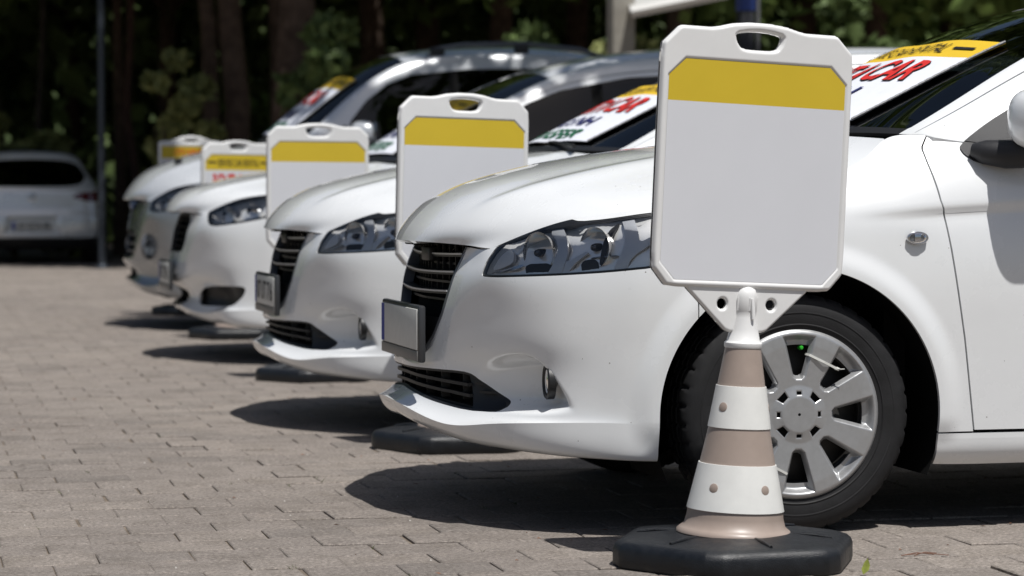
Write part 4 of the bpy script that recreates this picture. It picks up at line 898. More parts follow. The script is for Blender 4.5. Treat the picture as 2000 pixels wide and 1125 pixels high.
def field_part(sp, nm, poly, m, off, root, slats=(), slat_m=None):
    """sunken dark field behind a front opening with horizontal bars"""
    sh = sp['shell']; f = lambda s: np.where(s.X < .5, sdpoly(s.Y, s.Z, poly), -1.0); g = empty(nm, parent=root); fl = sh.clip(f(sh) + .006)
    panel('backing', fl.offset(-off), m, g, 0, both=True)
    fr = sh.clip(f(sh) + .001); fr = fr.clip(.010 - f(fr)).offset(-.002); panel('frame', fr, M_BLACK, g, .03, both=True, keep_y0=True)
    P = np.array(poly)
    for z in slats:
        ys = []
        for t in np.linspace(0, .9, 181):
            if sdpoly(np.array([t]), np.array([z]), poly)[0] > .004: ys.append(t)
        if ys: yy = np.linspace(-max(ys), max(ys), 25); strip_along([(front_x(sp, y, z) + .016, y, z) for y in yy], .006, .03).build('slat', slat_m or M_DARK, g, angle=30)
    return g
# ---- tall white people carrier
fC = warp([(0, 0), (.31, .30), (.7, .742), (.83, .880), (.91, .935), (1.04, 1.05), (1.47, 1.60)], [(-1, -1), (0, 0), (5, 5)], 1.035, [(1.0, 0), (1.75, -.02), (2.0, .0), (2.4, .065), (2.85, .115), (3.2, .16), (3.5, .26), (3.8, .42), (4.05, .2), (4.4, 0)])
nofl = lambda a: (lambda P: np.concatenate([(P[..., 0] + a * (1 - sstep(P[..., 2], .33, .46)) * (P[..., 0] < .7) * (1 - sstep(P[..., 1], .5, .82)))[..., None], P[..., 1:]], -1))
P3 = dict(deform=nofl(.085), x0=1.425, y0=13.985, map=fC, label='tall pearl-white people carrier with rounded slatted grille beside a blank sign', paint=M_WHITE, q=.7, pocket=False, crease=.90, crease_depth=.012,
          hub=.88, hub2=3.52, doorline=wpoly(DL, fC), side_glass=wsafe(SG, fC), tri=wsafe(TRI, fC), mirror=(1.58, .97, 1.15), repeater=(1.19, .83), rep_y=.895, dash=1.07, seat_up=.1, handle=.90, ysc=1.035, wheel=P1['wheel'], roll=17)
GC = chaikin([(-.3,.778),(.24,.778),(.31,.767),(.345,.728),(.335,.64),(.30,.585),(.255,.574),(-.3,.574)], 2, .2)
LC = chaikin([(-.3,.392),(.215,.392),(.195,.30),(.165,.282),(-.3,.282)], 1, .2)
P3['front_open'] = [GC, LC]
HLC = [(402,432),(401,414),(410,405),(440,394),(480,384),(527,376),(565,371),(590,378),(584,396),(556,415),(520,427),(470,436),(425,442),(408,441)]
SIC = [(379,592),(383,575),(395,563),(420,558),(478,556),(488,561),(482,576),(462,594),(440,598),(388,600)]
P3['side_open'] = [chaikin(wzpoly(P3, HLC, .66), 2, .22), chaikin(wzpoly(P3, SIC, .56), 2, .22)]
build_car(P3); simple_lamp(P3, P3['side_open'][0], [(440, 415, .045), (490, 408, .045)], dark=False)
field_part(P3, 'grille', GC, M_DARK, .05, P3['root'], (.745, .71, .675, .64, .605)); field_part(P3, 'lower_intake', LC, M_DARK, .05, P3['root'], (.365, .335, .307))
sh = P3['shell']; a_ = sh.X + .21 * sh.Y; fi = np.where(sh.X < 1.0, sdpoly(a_, sh.Z, P3['side_open'][1]), -1.0); si = sh.clip(fi + .006)
for s in (si.mirror(), si): panel('side_intake', s.offset(-.035), M_BLACK, P3['root'], .0)
plate(P3['root'], (front_x(P3, 0, .46) - .016, 0, .462), '07 LT 916')
# ---- van with silver bumper and roof rails
fV = warp([(0, 0), (.31, .33), (.7, .80), (.85, .975), (1.04, 1.225), (1.47, 1.89)], [(-1, -1), (0, 0), (1.2, 1.06), (2.0, 1.80), (5, 4.85)], 1.03, [(1.0, 0), (2.0, -.02), (2.4, .0), (2.85, .03), (3.2, .08), (3.5, .2), (3.8, .5), (4.05, .2), (4.4, 0)])
P4 = dict(deform=nofl(.06), x0=1.475, y0=17.35, map=fV, label='white high-roofed van with roof rails and a dull silver front bumper', paint=M_PEARL, low_paint=M_GREYSIL, q=.6, pocket=False, crease=1.0, crease_depth=.012,
          hub=.80, hub2=3.42, seam=.50, door2=2.1, door3=2.95, doorline=wpoly(DL, fV), side_glass=wsafe(SG, fV), tri=wsafe(TRI, fV), mirror=(1.42, .98, 1.28), repeater=(1.05, .88), rep_y=.89, dash=1.18, seat_up=.2, handle=1.0, ysc=1.03, wheel=P1['wheel'], roll=31)
GV = chaikin([(-.3,.905),(.17,.905),(.20,.86),(.15,.775),(-.3,.765)], 1, .2); LV = chaikin([(-.3,.66),(.33,.655),(.30,.50),(.24,.465),(-.3,.46)], 1, .2); BV = [(-.3,.40),(.22,.40),(.20,.33),(-.3,.32)]
P4['front_open'] = [GV, LV, BV]
HLV = [(286,410),(292,392),(310,376),(340,366),(380,360),(420,362),(438,374),(430,390),(400,402),(350,410),(300,416)]
P4['side_open'] = [chaikin(wzpoly(P4, HLV, .64), 2, .22)]
build_car(P4); simple_lamp(P4, P4['side_open'][0], [(318, 396, .05), (350, 390, .045)], dark=False)
gv = field_part(P4, 'grille', GV, M_DARK, .04, P4['root'], (.86, .82)); field_part(P4, 'lower_intake', LV, M_DARK, .05, P4['root'], (.62, .56, .51), M_TRIM); field_part(P4, 'bumper_slot', BV, M_DARK, .04, P4['root'])
MB().lathe([(0, -.03), (.04, -.028), (.058, -.018), (.062, 0), (.062, .03)], n=32, axis='x', c=(front_x(P4, 0, .84) - .005, 0, .84)).build('round_badge', mat('badge_blue', (.10, .16, .30), .2, metal=.8), gv)
for sg_ in (-1, 1):
    px_, py_ = front_x(P4, .52, .55), .52; fg = empty('fog_lamp', (px_ + .008, sg_ * py_, .545), parent=P4['root']); fg.rotation_euler = (0, 0, sg_ * R(35))
    MB().lathe([(.085, .01), (.082, -.010), (.07, -.006), (.06, .006)], n=32, axis='x').build('ring', M_TRIM, fg); MB().lathe([(.06, .004), (.045, -.008), (0, -.014)], n=32, axis='x').build('lens', mat('fog_glass', (.45, .5, .56), .08, metal=.6), fg)
    ks = P4['canopy']
    def roof_pt(x, y): k = np.argmin((ks.X - x) ** 2 + (ks.Y - y) ** 2 + np.where(ks.Z < 1.4, 9, 0)); return ks.V[k, 2]
    pts = [(x, sg_ * .50, roof_pt(x, .50) + dz) for x, dz in ((1.95, -.01), (2.02, .045), (2.2, .058), (2.6, .06), (3.0, .06), (3.25, .055), (3.4, .0))]
    rl = MB().tube(pts, .016, n=10).build('roof_rail', mat('rail_grey', (.16, .165, .17), .4, metal=.6), P4['root'])
    for x in (2.02, 2.6, 3.3): MB().box((x, sg_ * .50, roof_pt(x, .50) + .02), (.05, .018, .035), bev=.01).build('rail_foot', M_BLACK, rl)
MB().box((.30, -.38, float(np.interp(.30, P4['hoodP'][:, 20, 0], P4['hoodP'][:, 20, 2])) + .012), (.025, .02, .018), bev=.006).build('washer_jet', M_BLACK, P4['root'])
tag(P1['root'], 'white saloon with wedge grille, blank plate and cable ties on its wheel cover'); tag(r2, 'white saloon with wedge grille and lettered plate between two blank signs')
for o in list(r2.children):
    if o.name.startswith('number_plate'):
        for c in list(o.children): bpy.data.objects.remove(c)
        bpy.data.objects.remove(o)
plate(r2, (-.030, 0, .510), '07 UT 716')
for o in r2.children:                      # no cable ties on the second saloon
    if o.name.startswith('wheel'):
        for c in list(o.children):
            if c.name.startswith('cable_tie'): bpy.data.objects.remove(c)
for k in list(P1['wheel'].children_recursive) + [P1['wheel']]: bpy.data.objects.remove(k)

# ------------------------------------------------------------------ printed cloth banners on the windscreens
def banner(sp, c0=-2.2, c1=2.05, u0=.45, u1=2.55, label='', root=None):
    """cloth lying on the screen; canopy surface sampled by control coordinates (u up the screen, c across, negative = near side)"""
    K = sp.get('map', lambda P: P)(np.array(CAN)); K = np.concatenate([K[:, ::-1][:, :-1] * [1, -1, 1], K], 1)          # full width, near side first
    Ku, Kv = bmat(13, sub=16), bmat(13, sub=16); gp = np.einsum('ai,ijk,bj->abk', Kv, K, Ku); ci = Ku @ (np.arange(13.) - 6); ui = Kv @ np.arange(13.)
    S_ = gp; N = np.cross(np.gradient(S_, axis=1), np.gradient(S_, axis=0)); N /= np.linalg.norm(N, axis=2, keepdims=True) + 1e-12
    if N[20, N.shape[1] // 2, 2] < 0: N = -N
    ocol = sp.get('bx', 0)
    yhalf = sp.get('bhalf', .56)
    def at(a, b, off):
        """a in 0..1 from the near edge to the far edge, b in 0..1 from the bottom to the top"""
        a, b = np.asarray(a, float), np.asarray(b, float); u = u0 + (u1 - u0) * b; fi = np.interp(u, ui, np.arange(len(ui))); i = np.clip(fi.astype(int), 0, len(ui) - 2); fr = (fi - i)[..., None]
        yy = -yhalf + 2 * yhalf * a; out = np.zeros(a.shape + (3,)); nn = np.zeros_like(out)
        flat = [x.ravel() for x in (i, fr[..., 0], yy)]; o = []; o2 = []
        for ii, ff, y in zip(*flat):
            row = S_[ii] * (1 - ff) + S_[ii + 1] * ff; nr = N[ii] * (1 - ff) + N[ii + 1] * ff; m = slice(len(row) // 5, -len(row) // 5); Yr = row[m, 1]
            o.append([np.interp(y, Yr, row[m, k]) for k in range(3)]); o2.append([np.interp(y, Yr, nr[m, k]) for k in range(3)])
        P = np.array(o).reshape(out.shape); Nn = np.array(o2).reshape(out.shape); return P + Nn * off
    base = sp['root'] if root is None else root
    bn = empty('windscreen_banner', base.location[:], base.rotation_euler[2], label, 'banner', 'cloth banners on the windscreens')
    A, B = np.meshgrid(np.linspace(0, 1, 41), np.linspace(0, 1, 31)); wave = .0035 + .0022 * np.sin(A * 17 + B * 3) * np.sin(B * 7)
    def sheet(nm, b0, b1, m, o_):
        bb = b0 + (b1 - b0) * B; P = at(A, bb, .007) + np.array([0, 0, 1.]) * (.002 * np.sin(A * 15 + bb * 4))[..., None]; s = grid_surf(P); s = s if s.V[:, 5].mean() > 0 else grid_surf(P, flip=True); return panel(nm, s, m, bn, .003)
    sheet('white_cloth', 0, .80, M_CLOTHW, 0); sheet('yellow_cloth', .80, 1.0, M_CLOTHY, 0)
    def word(txt, h, wd, a, b, m, bold, hgt=None):
        V, F = text_mesh(txt, h, bold, wd); P = at(1 - (a + V[:, 0]), b + V[:, 1], .0105) + np.array([0, 0, 1.]) * (.002 * np.sin((1 - (a + V[:, 0])) * 15 + (b + V[:, 1]) * 4))[..., None]
        return mesh_obj('lettering', P, F, m, bn, smooth=False)
    # letters read from the far edge (left of the reader in front of the car) to the near edge... a runs from the reader's left
    word('SERVISE CAR RENTAL', .105, .62, .5, .895, M_PRINTK, .004)
    for a0, a1 in ((.06, .165), (.835, .94)):
        AA, BB = np.meshgrid(np.linspace(a0, a1, 6), np.linspace(.885, .91, 2)); P = at(AA, BB, .0105) + np.array([0, 0, 1.]) * (.002 * np.sin(AA * 15 + BB * 4))[..., None]; s = grid_surf(P); panel('dash', s if s.V[:, 5].mean() > 0 else grid_surf(P, flip=True), M_PRINTK, bn, 0)
    word('RENT A CAR', .246, .80, .5, .625, M_PRINTK, .036); word('RENT A CAR', .240, .79, .50, .626, M_PRINTR, .022)
    for w_ in bn.children:
        if w_.name.startswith('lettering') and w_.data.materials[0] == M_PRINTR: w_.location = (0, 0, .0012)
    word('ADUNH', .15, .52, .5, .355, M_PRINTN, .02); word('TRANSFER', .17, .70, .5, .13, M_PRINTG, .02)
    V = at(np.zeros(41), np.linspace(0, 1, 41), .009); MB().tube([tuple(v) for v in V], [.0035 + .001 * (k % 2) for k in range(41)], n=6).build('stitched_hem', mat('hem_thread', (.30, .30, .30), .9, noise=(300, .6, 0)), bn)
    return bn
for sp in (P1, P3, P4): pass
P1['bhalf'] = .47
banner(P1, u0=.28, u1=2.18, label='white and yellow rental banner on the saloon with the blank plate')
banner(dict(P1, root=r2), u0=.28, u1=2.18, root=r2, label='white and yellow rental banner on the saloon with the lettered plate')
P3['bhalf'] = .49; P4['bhalf'] = .49
banner(P3, u0=.28, u1=2.3, label='white and yellow rental banner on the tall people carrier'); banner(P4, u0=.28, u1=2.4, label='white and yellow rental banner on the van with roof rails')

# ------------------------------------------------------------------ silver hatchback seen from behind, in the shade
def hatchback(pos, rz, label):
    root = empty('parked_car', pos, rz, label, 'car')
    # rows: (z, half width, y of the tail, y of the nose)
    rows = [(.20, .80, .10, 4.25), (.30, .86, .03, 4.32), (.42, .895, .0, 4.36), (.55, .905, .0, 4.36), (.64, .905, .02, 4.34), (.72, .90, .055, 4.28), (.85, .895, .075, 4.10), (.95, .875, .10, 3.75), (1.03, .84, .16, 3.20), (1.15, .77, .27, 2.98), (1.28, .70, .40, 2.72), (1.38, .63, .50, 2.45), (1.44, .50, .56, 2.2), (1.475, .25, .75, 1.9), (1.48, .02, .95, 1.6)]
    C = []
    for z, w_, y0, y1 in rows:
        C.append([(0, y0, z), (w_ * .45, y0 + .015, z), (w_ * .78, y0 + .06, z), (w_ * .95, y0 + .17, z), (w_, y0 + .42, z), (w_, y0 + .9, z), (w_, (y0 + y1) / 2, z), (w_, y1 - .9, z), (w_ * .96, y1 - .35, z), (w_ * .75, y1 - .1, z), (0, y1, z)])
    C = np.array(C); Mv, Mu = bmat(len(rows), sub=6), bmat(11, sub=10); P = np.einsum('ai,ijk,bj->abk', Mv, C, Mu); d = None
    for hy in (.78, 3.45):
        dd = np.hypot(P[..., 1] - hy, P[..., 2] - .32); P[..., 0] += .012 * (1 - sstep(dd, .37, .45)) * (P[..., 0] > .5)
    P[..., 1] += .05 * sstep(P[..., 2], .40, .43) * (1 - sstep(P[..., 2], .58, .62)) * (P[..., 0] < .33) * (P[..., 1] < 1)
    s = grid_surf(P); k = np.argmin(np.abs(s.Y - 2) + np.abs(s.Z - .6)); s = s if s.V[k, 3] > 0 else grid_surf(P, flip=True)
    # mirror() flips Y, so swap axes for this one: work on X >= 0 and mirror by hand
    def mir(q): r = q.copy(); r.V[:, 0] *= -1; r.V[:, 3] *= -1; r.F = r.F[:, ::-1]; return r
    def both(nm, q, m, fl=.012, par=None):
        q = join(q, mir(q)); return panel(nm, q, m, par or root, fl)
    rear = lambda q: q.Y < 1.0
    win = lambda q: np.where(rear(q), sdpoly(q.X, q.Z, chaikin([(-.3, 1.00), (.45, 1.0), (.63, 1.03), (.70, 1.12), (.66, 1.24), (.56, 1.32), (.35, 1.355), (-.3, 1.365)], 2, .25)), -1)
    tail = lambda q: np.where(rear(q), sdpoly(q.X + .0 * q.Y, q.Z, chaikin([(.50, .86), (.60, .93), (.95, .945), (.96, .83), (.75, .80), (.62, .83)], 1, .2)), -1)
    low = lambda q: np.where(rear(q), .345 - q.Z, -1)
    sidew = lambda q: np.where((q.X > .55) & (q.Y > .62), sdpoly(q.Y, q.Z, chaikin([(.75, 1.06), (.95, 1.30), (1.3, 1.38), (2.2, 1.38), (2.65, 1.25), (3.0, 1.06)], 1, .2)), -1)
    scr = lambda q: np.where((q.Y > 2.0) & (q.X < .9), sdpoly(q.X, q.Z, [(-.3, 1.06), (.72, 1.07), (.55, 1.36), (-.3, 1.40)]), -1)
    arch = lambda q: np.minimum(*[np.where(q.Z > .32, np.hypot(q.Y - hy, q.Z - .32), np.abs(q.Y - hy)) - .36 for hy in (.78, 3.45)]) + np.where(q.X < .6, 9, 0)
    b = s.clip(arch(s))
    for f in (win, tail, low, sidew, scr): b = b.clip(-f(b))
    gap = lambda q: np.where(rear(q) & (q.X < .56), np.abs(q.Z - .655) - .004, 1.0); b = b.clip(gap(b))
    M = M_HATCH; both('body', b, M)
    both('liner', s.clip(-np.maximum.reduce([win(s), sidew(s), scr(s)]) + 0).clip(np.ones(1)) if False else s.clip(np.minimum(arch(s), -np.maximum.reduce([win(s), sidew(s), scr(s)]))).offset(-.02), M_DARK, 0)
    both('rear_window', s.clip(win(s) + .01).offset(-.006), M_GLASS, 0); both('side_windows', s.clip(sidew(s) + .01).offset(-.006), M_GLASS, 0); both('windscreen', s.clip(scr(s) + .01).offset(-.006), M_GLASS, 0)
    t = s.clip(tail(s) - .002)
    for q in (t, mir(t)): panel('tail_lamp', q.offset(-.004), mat('tail_dark_red', (.10, .008, .012), .15, coat=1), root, .01)
    both('lower_bumper', s.clip(low(s) - .003).offset(-.004), M_BLACK, .02)
    MB().box((0, 2.1, .26), (.78, 1.9, .06)).build('underbody', M_DARK, root)
    for x in (-.36, .36): MB().box((x, 2.0, .75), (.22, .1, .32), bev=.06).box((x, 1.95, 1.17), (.12, .05, .09), bev=.03).build('seat', M_SEAT, root)
    MB().box((0, 1.15, .78), (.60, .1, .26), bev=.05).build('rear_seat', M_SEAT, root)
    for hy in (.78, 3.45):
        for sg_ in (-1, 1):
            wl = MB().lathe([(.20, -.09), (.29, -.10), (.315, -.08), (.32, 0), (.315, .08), (.29, .10), (.20, .09)], n=40, axis='x', c=(sg_ * .78, hy, .32)).build('wheel', M_TYRE, root)
            MB().lathe([(0, sg_ * .095), (.17, sg_ * .09), (.205, sg_ * .085), (.205, 0)], n=32, axis='x', c=(sg_ * .78, hy, .32)).build('hubcap', M_HUB, wl)
    r = bpy.data.objects.new('number_plate', None); COL.objects.link(r); r.parent = root; r.location = (0, .035, .50)
    MB().box((0, 0, 0), (.26, .006, .056), bev=.002).build('plate_face', M_PLATE, r); MB().box((-.238, -.007, 0), (.021, .002, .052)).build('blue_band', M_PRINTB, r)
    V, F = text_mesh('07 DTA 90', .075, .02, .40); mesh_obj('plate_text', np.stack([V[:, 0] + .02, np.full(len(V), -.0085), V[:, 1]], 1), F, M_PRINTK, r, smooth=False)
    MB().lathe([(.050, .0), (.055, -.008), (.045, -.010), (.040, -.004)], n=32, axis='y', c=(0, .075, .86)).box((0, .072, .86), (.045, .004, .006)).build('badge', M_CHROME, root)
    MB().box((0, .078, .785), (.16, .006, .014), bev=.004).build('handle', M_CHROME, root)
    MB().lathe([(0, -.012), (.022, -.010), (.03, 0)], n=24, axis='y', c=(.36, .03, .40)).build('parking_reflector', mat('reflector_red', (.5, .05, .04), .1, coat=1), root)
    return root
M_HATCH = paint_mat('hatch_silver', (.74, .76, .77), rough=.3); M_HATCH.node_tree.nodes['Principled BSDF'].inputs['Metallic'].default_value = .3
hatchback((1.62, 33.3, 0), 0, 'silver hatchback seen from behind, parked in the tree shade')
# ------------------------------------------------------------------ trees, shrubs, poles behind the cars
def leaf_mat(name, col, var=.35, trans=.25):
    m = bpy.data.materials.new(name); m.use_nodes = True; n = m.node_tree.nodes; l = m.node_tree.links; b = n['Principled BSDF']; b.inputs['Roughness'].default_value = .6; b.inputs['Specular IOR Level'].default_value = .25
    g = n.new('ShaderNodeNewGeometry'); mr = n.new('ShaderNodeMapRange'); mr.inputs[3].default_value = 1 - var; mr.inputs[4].default_value = 1 + var; l.new(g.outputs['Random Per Island'], mr.inputs[0])
    mx = n.new('ShaderNodeMix'); mx.data_type = 'RGBA'; mx.blend_type = 'MULTIPLY'; mx.inputs[0].default_value = 1; mx.inputs[6].default_value = (*col, 1); l.new(mr.outputs[0], mx.inputs[7]); l.new(mx.outputs[2], b.inputs['Base Color'])
    t = n.new('ShaderNodeBsdfTranslucent'); l.new(mx.outputs[2], t.inputs[0]); ms = n.new('ShaderNodeMixShader'); ms.inputs[0].default_value = trans; l.new(b.outputs[0], ms.inputs[1]); l.new(t.outputs[0], ms.inputs[2]); l.new(ms.outputs[0], n['Material Output'].inputs[0])
    return m
M_LEAF = leaf_mat('leaf_green', (.13, .19, .05)); M_LEAF2 = leaf_mat('leaf_olive', (.24, .26, .10)); M_LEAF3 = leaf_mat('leaf_dark', (.12, .17, .06)); M_GRASS = leaf_mat('weed_green', (.07, .085, .025))
M_BARK = mat('bark_brown', (.085, .060, .046), rough=.95, spec=.1, noise=(6, .45, 0), bump=(22, 1.0, .03)); M_BARK2 = mat('bark_grey', (.07, .062, .055), rough=.95, spec=.1, noise=(5, .4, 0), bump=(22, 1.0, .03))
def leaves(centres, size, rng):
    """one folded diamond per leaf spray"""
    n = len(centres); a = rng.normal(0, 1, (n, 3)); a /= np.linalg.norm(a, axis=1, keepdims=True); b = np.cross(a, rng.normal(0, 1, (n, 3))); b /= np.linalg.norm(b, axis=1, keepdims=True)
    s = size * rng.uniform(.6, 1.35, (n, 1)); c = np.asarray(centres); nn = np.cross(a, b)
    V = np.stack([c - a * s, c + b * s * .55 + nn * s * .15, c + a * s, c - b * s * .55 + nn * s * .15], 1).reshape(-1, 3); I = np.arange(n) * 4
    F = np.concatenate([np.stack([I, I + 1, I + 2], 1), np.stack([I, I + 2, I + 3], 1)]); return V, F
def raw_mesh(name, V, F, m):
    me = bpy.data.meshes.new(name); me.vertices.add(len(V)); me.vertices.foreach_set('co', np.asarray(V, np.float32).ravel()); nF = len(F); me.loops.add(nF * 3); me.polygons.add(nF)
    me.loops.foreach_set('vertex_index', np.asarray(F, np.int32).ravel()); me.polygons.foreach_set('loop_start', np.arange(0, nF * 3, 3, dtype=np.int32)); me.materials.append(m); me.update(calc_edges=True); return me
def clumps(rng, k, per, box, rad):
    c = rng.uniform(-1, 1, (k * 3, 3)); c = c[(c ** 2).sum(1) < 1][:k] * box; r = rng.uniform(.6, 1.2, len(c)) * rad
    d = rng.normal(0, 1, (len(c), per, 3)); d /= np.linalg.norm(d, axis=2, keepdims=True); return (c[:, None] + d * (rng.uniform(.25, 1, (len(c), per, 1)) ** .5) * r[:, None, None] * [1, 1, .75]).reshape(-1, 3)
CROWN = [raw_mesh('crown', *leaves(clumps(np.random.default_rng(20 + k), 44, 150, np.array([3.1, 3.1, 3.3]), 1.15), .17, np.random.default_rng(30 + k)), M_LEAF if k != 1 else M_LEAF3) for k in range(3)]
def trunk_mesh(r, h, seed, bark):
    rg = np.random.default_rng(seed); mb = MB(); pts = []; x = y = 0
    for z in np.linspace(-.15, h, 9): pts.append((x, y, z)); x += rg.normal(0, .06); y += rg.normal(0, .06)
    mb.tube(pts, [r * (1.5 if i == 0 else 1.12 if i == 1 else 1 - .55 * i / 8) for i in range(9)], n=16)
    for k in range(6):
        b = Vector(pts[4 + k % 4]); a = rg.uniform(0, 6.28); L = rg.uniform(1.5, 2.8); d = Vector((math.cos(a), math.sin(a), .8)).normalized(); mb.tube([b, b + d * L * .5, b + d * L + Vector((0, 0, .5))], [r * .35, r * .24, r * .08], n=8)
    return mb
def tree(x, y, r, h, label, seed, bark=None, crown=0, cz=None, sc=1.0, group='trees behind the cars', lean=0):
    t = empty('tree', (x, y, 0), 0, label, 'tree', group); trunk_mesh(r, h, seed, bark).build('trunk', bark or M_BARK, t, angle=60)
    c = bpy.data.objects.new('crown', CROWN[crown % 3]); COL.objects.link(c); c.parent = t; c.location = (0, 0, cz or h - .5); c.rotation_euler = (0, 0, seed * 1.3); c.scale = (sc, sc, sc); return t
def gp(px, depth): P = _O + ray(px, 400) * depth; return P[0], P[1]
TR = [(388, 34, .13, 'slim dark trunk tree right of the pale olive shrub'), (457, 33, .19, 'dark trunk tree between the slim trunk and the broad trunk'), (580, 31, .27, 'broad brown trunk tree behind the van windscreen'),
      (262, 36, .07, 'thin reddish trunk tree behind the grey lamp pole'), (236, 38, .09, 'thin dark trunk tree close behind the grey lamp pole'), (24, 40, .07, 'pale slender trunk tree behind the silver hatchback'), (95, 39, .06, 'grey slender trunk tree right behind the silver hatchback')]
for i, (px, dep, r_, lb) in enumerate(TR):
    x, y = gp(px, dep); tree(x, y, r_, 8.5, lb, i + 3, {3: mat('bark_red', (.055, .028, .02), .95, noise=(6, .4, 0)), 5: M_BARK2, 6: M_BARK2}.get(i, M_BARK), i, 8.2, 1.05)
BK = [(720, 40, .25), (850, 44, .28), (980, 38, .22), (1110, 43, .25), (1320, 45, .22), (1560, 42, .3), (1700, 38, .22), (1840, 44, .3), (1960, 40, .25), (330, 46, .2), (140, 48, .2), (-160, 42, .25), (-420, 38, .3), (2250, 40, .3), (2500, 38, .3), (2900, 42, .3), (3300, 44, .3), (3700, 46, .3), (4200, 48, .3)]
for i, (px, dep, r_) in enumerate(BK):
    x, y = gp(px, dep); tree(x, y, r_, 8.5, 'dark tree of the shady grove behind the row of cars', 20 + i, M_BARK, i + 1, 8.0, 1.15, group='trees of the shady grove')
# leafy edge of the grove that overhangs the far paving and shades the trunks
for i, (x, y, z, s_) in enumerate([(-2, 31.5, 7.6, 1.05), (3.5, 30.5, 7.8, 1.1), (9, 30.5, 7.8, 1.1), (14.5, 30, 7.8, 1.15), (20, 30, 8, 1.2), (-7.5, 32, 7.8, 1.1), (25.5, 31, 8, 1.2)]):
    tree(x + 1.5, y + 3.5, .22, 8, 'tall leafy tree whose crown overhangs the edge of the paving', 50 + i, M_BARK, i, z, s_ * 1.12, group='overhanging trees at the edge of the paving')
# two trees beside the lot whose crowns reach over the rear of the tall cars
for i, (tx, ty, cx, cy_, cz, s_) in enumerate([(10.6, 12.0, 6.0, 11.9, 8.0, .74), (11.0, 16.0, 6.4, 15.1, 8.4, .95)]):
    t = tree(tx, ty, .24, 8.0, ['leaning tree beside the lot whose crown shades the people carrier', 'leaning tree beside the lot whose crown shades the van'][i], 70 + i, M_BARK, i * 2, 8, s_, group='leaning trees beside the lot')
    for ch in t.children:
        if ch.name.startswith('crown'): ch.location = (cx - tx, cy_ - ty, cz)
        else: ch.matrix_basis = Matrix.Shear('XY', 4, ((cx - tx) / 8, (cy_ - ty) / 8))
rg = np.random.default_rng(8)
# deep grove: far leaves nobody could count
c = np.stack([rg.uniform(-18, 75, 140000), rg.uniform(46, 58, 140000), rg.uniform(0, 1, 140000) ** .9 * 15], 1); V, F = leaves(c, .30, rg)
o = bpy.data.objects.new('grove', raw_mesh('grove', V, F, M_LEAF3)); COL.objects.link(o); tag(o, 'dense dark green leaves of the far grove', 'grove', kind='stuff')
def shrub(px, dep, w_, h_, m, n, label, z0=0.0, group=None, sz=.09):
    x, y = gp(px, dep); sr = empty('shrub', (x, y, 0), 0, label, 'shrub', group); r2_ = np.random.default_rng(int(px) + 5); k = clumps(r2_, 12, n // 12, np.array([w_, w_ * .7, h_ / 2]), w_ * .42); k[:, 2] += z0 + h_ / 2; V, F = leaves(k, sz, r2_)
    f = bpy.data.objects.new('foliage', raw_mesh('foliage', V, F, m)); COL.objects.link(f); f.parent = sr
    mb = MB()
    for j in range(5): a = r2_.uniform(0, 6.28); mb.tube([(0, 0, -.05), (.25 * w_ * math.cos(a), .25 * w_ * math.sin(a), (z0 + h_ * .5) * .6), (.5 * w_ * math.cos(a), .5 * w_ * math.sin(a), z0 + h_ * .6)], [.03, .02, .008], n=6)
    mb.build('stem', M_BARK, sr); return sr
shrub(335, 32, .50, 2.6, M_LEAF2, 1500, 'pale olive shrub with loose upright leaves between dark trunks', .2)
shrub(500, 36, .7, 2.6, M_LEAF, 1800, 'green shrub between two dark trunks', .2); shrub(30, 36, 1.1, 1.9, M_LEAF2, 2500, 'olive shrub rising behind the silver hatchback', .1)
shrub(1265, 27, .9, 2.6, M_LEAF2, 2600, 'dry olive shrub beside the concrete post', .1); shrub(1340, 29, .9, 2.6, M_LEAF2, 2200, 'dry olive shrub under the white sloping beam', .1); shrub(1075, 33, 1.0, 3.2, M_LEAF3, 2200, 'dark green shrub behind the van roof', .1)
shrub(1700, 28, .8, 3.0, M_LEAF3, 2200, 'dark shrub behind the saloon roof', .3); shrub(640, 30, .8, 2.8, M_LEAF3, 2200, 'dark shrub right of the broad brown trunk', .1)
hv = []; nx, ny = 60, 14  # dark slope added behind the grove to close bright sky gaps between leaves
for j in range(ny):
    for i in range(nx): x_, t_ = -40 + i * 2.2, j / (ny - 1); hv.append((x_, 58 + t_ * 30 + rg.normal(0, .5), -1 + 17 * sstep(np.array(t_), 0, .8).item() + rg.normal(0, .8) * t_))
sky_slope = mesh_obj('backing_slope', np.array(hv), [(j * nx + i, j * nx + i + 1, (j + 1) * nx + i + 1, (j + 1) * nx + i) for j in range(ny - 1) for i in range(nx - 1)], mat('backing_green', (.05, .07, .03), .95, spec=.1, noise=(1.5, .6, 0)), None); tag(sky_slope, kind='structure')
# poles
x, y = gp(199, 31); lp = empty('lamp_pole', (x, y, 0), 0, 'plain grey metal lamp pole beside the silver hatchback', 'pole'); MB().tube([(0, 0, 0), (0, 0, 3), (0, 0, 6.5)], [.045, .042, .035], n=16).build('shaft', mat('pole_grey', (.05, .06, .075), .45, metal=.5), lp)
MB().lathe([(.11, 0), (.11, .015), (.06, .03), (.045, .06)], n=20).build('base_plate', MATS['pole_grey'], lp); MB().box((0, -.25, 6.5), (.06, .3, .04), bev=.02).build('lamp_head', MATS['pole_grey'], lp)
x, y = gp(1212, 25); cp = empty('concrete_post', (x, y, 0), 0, 'thick pale concrete post behind the van roof rail', 'post'); MB().box((0, 0, 2.6), (.115, .115, 2.65), bev=.02).build('shaft', mat('post_concrete', (.30, .28, .24), .9, noise=(5, .2, 0)), cp); MB().box((0, 0, 5.3), (.15, .15, .06), bev=.02).build('cap', MATS['post_concrete'], cp)
p0, p1 = _O + ray(1232, 24) * 24.6, _O + ray(1420, -14) * 24.6
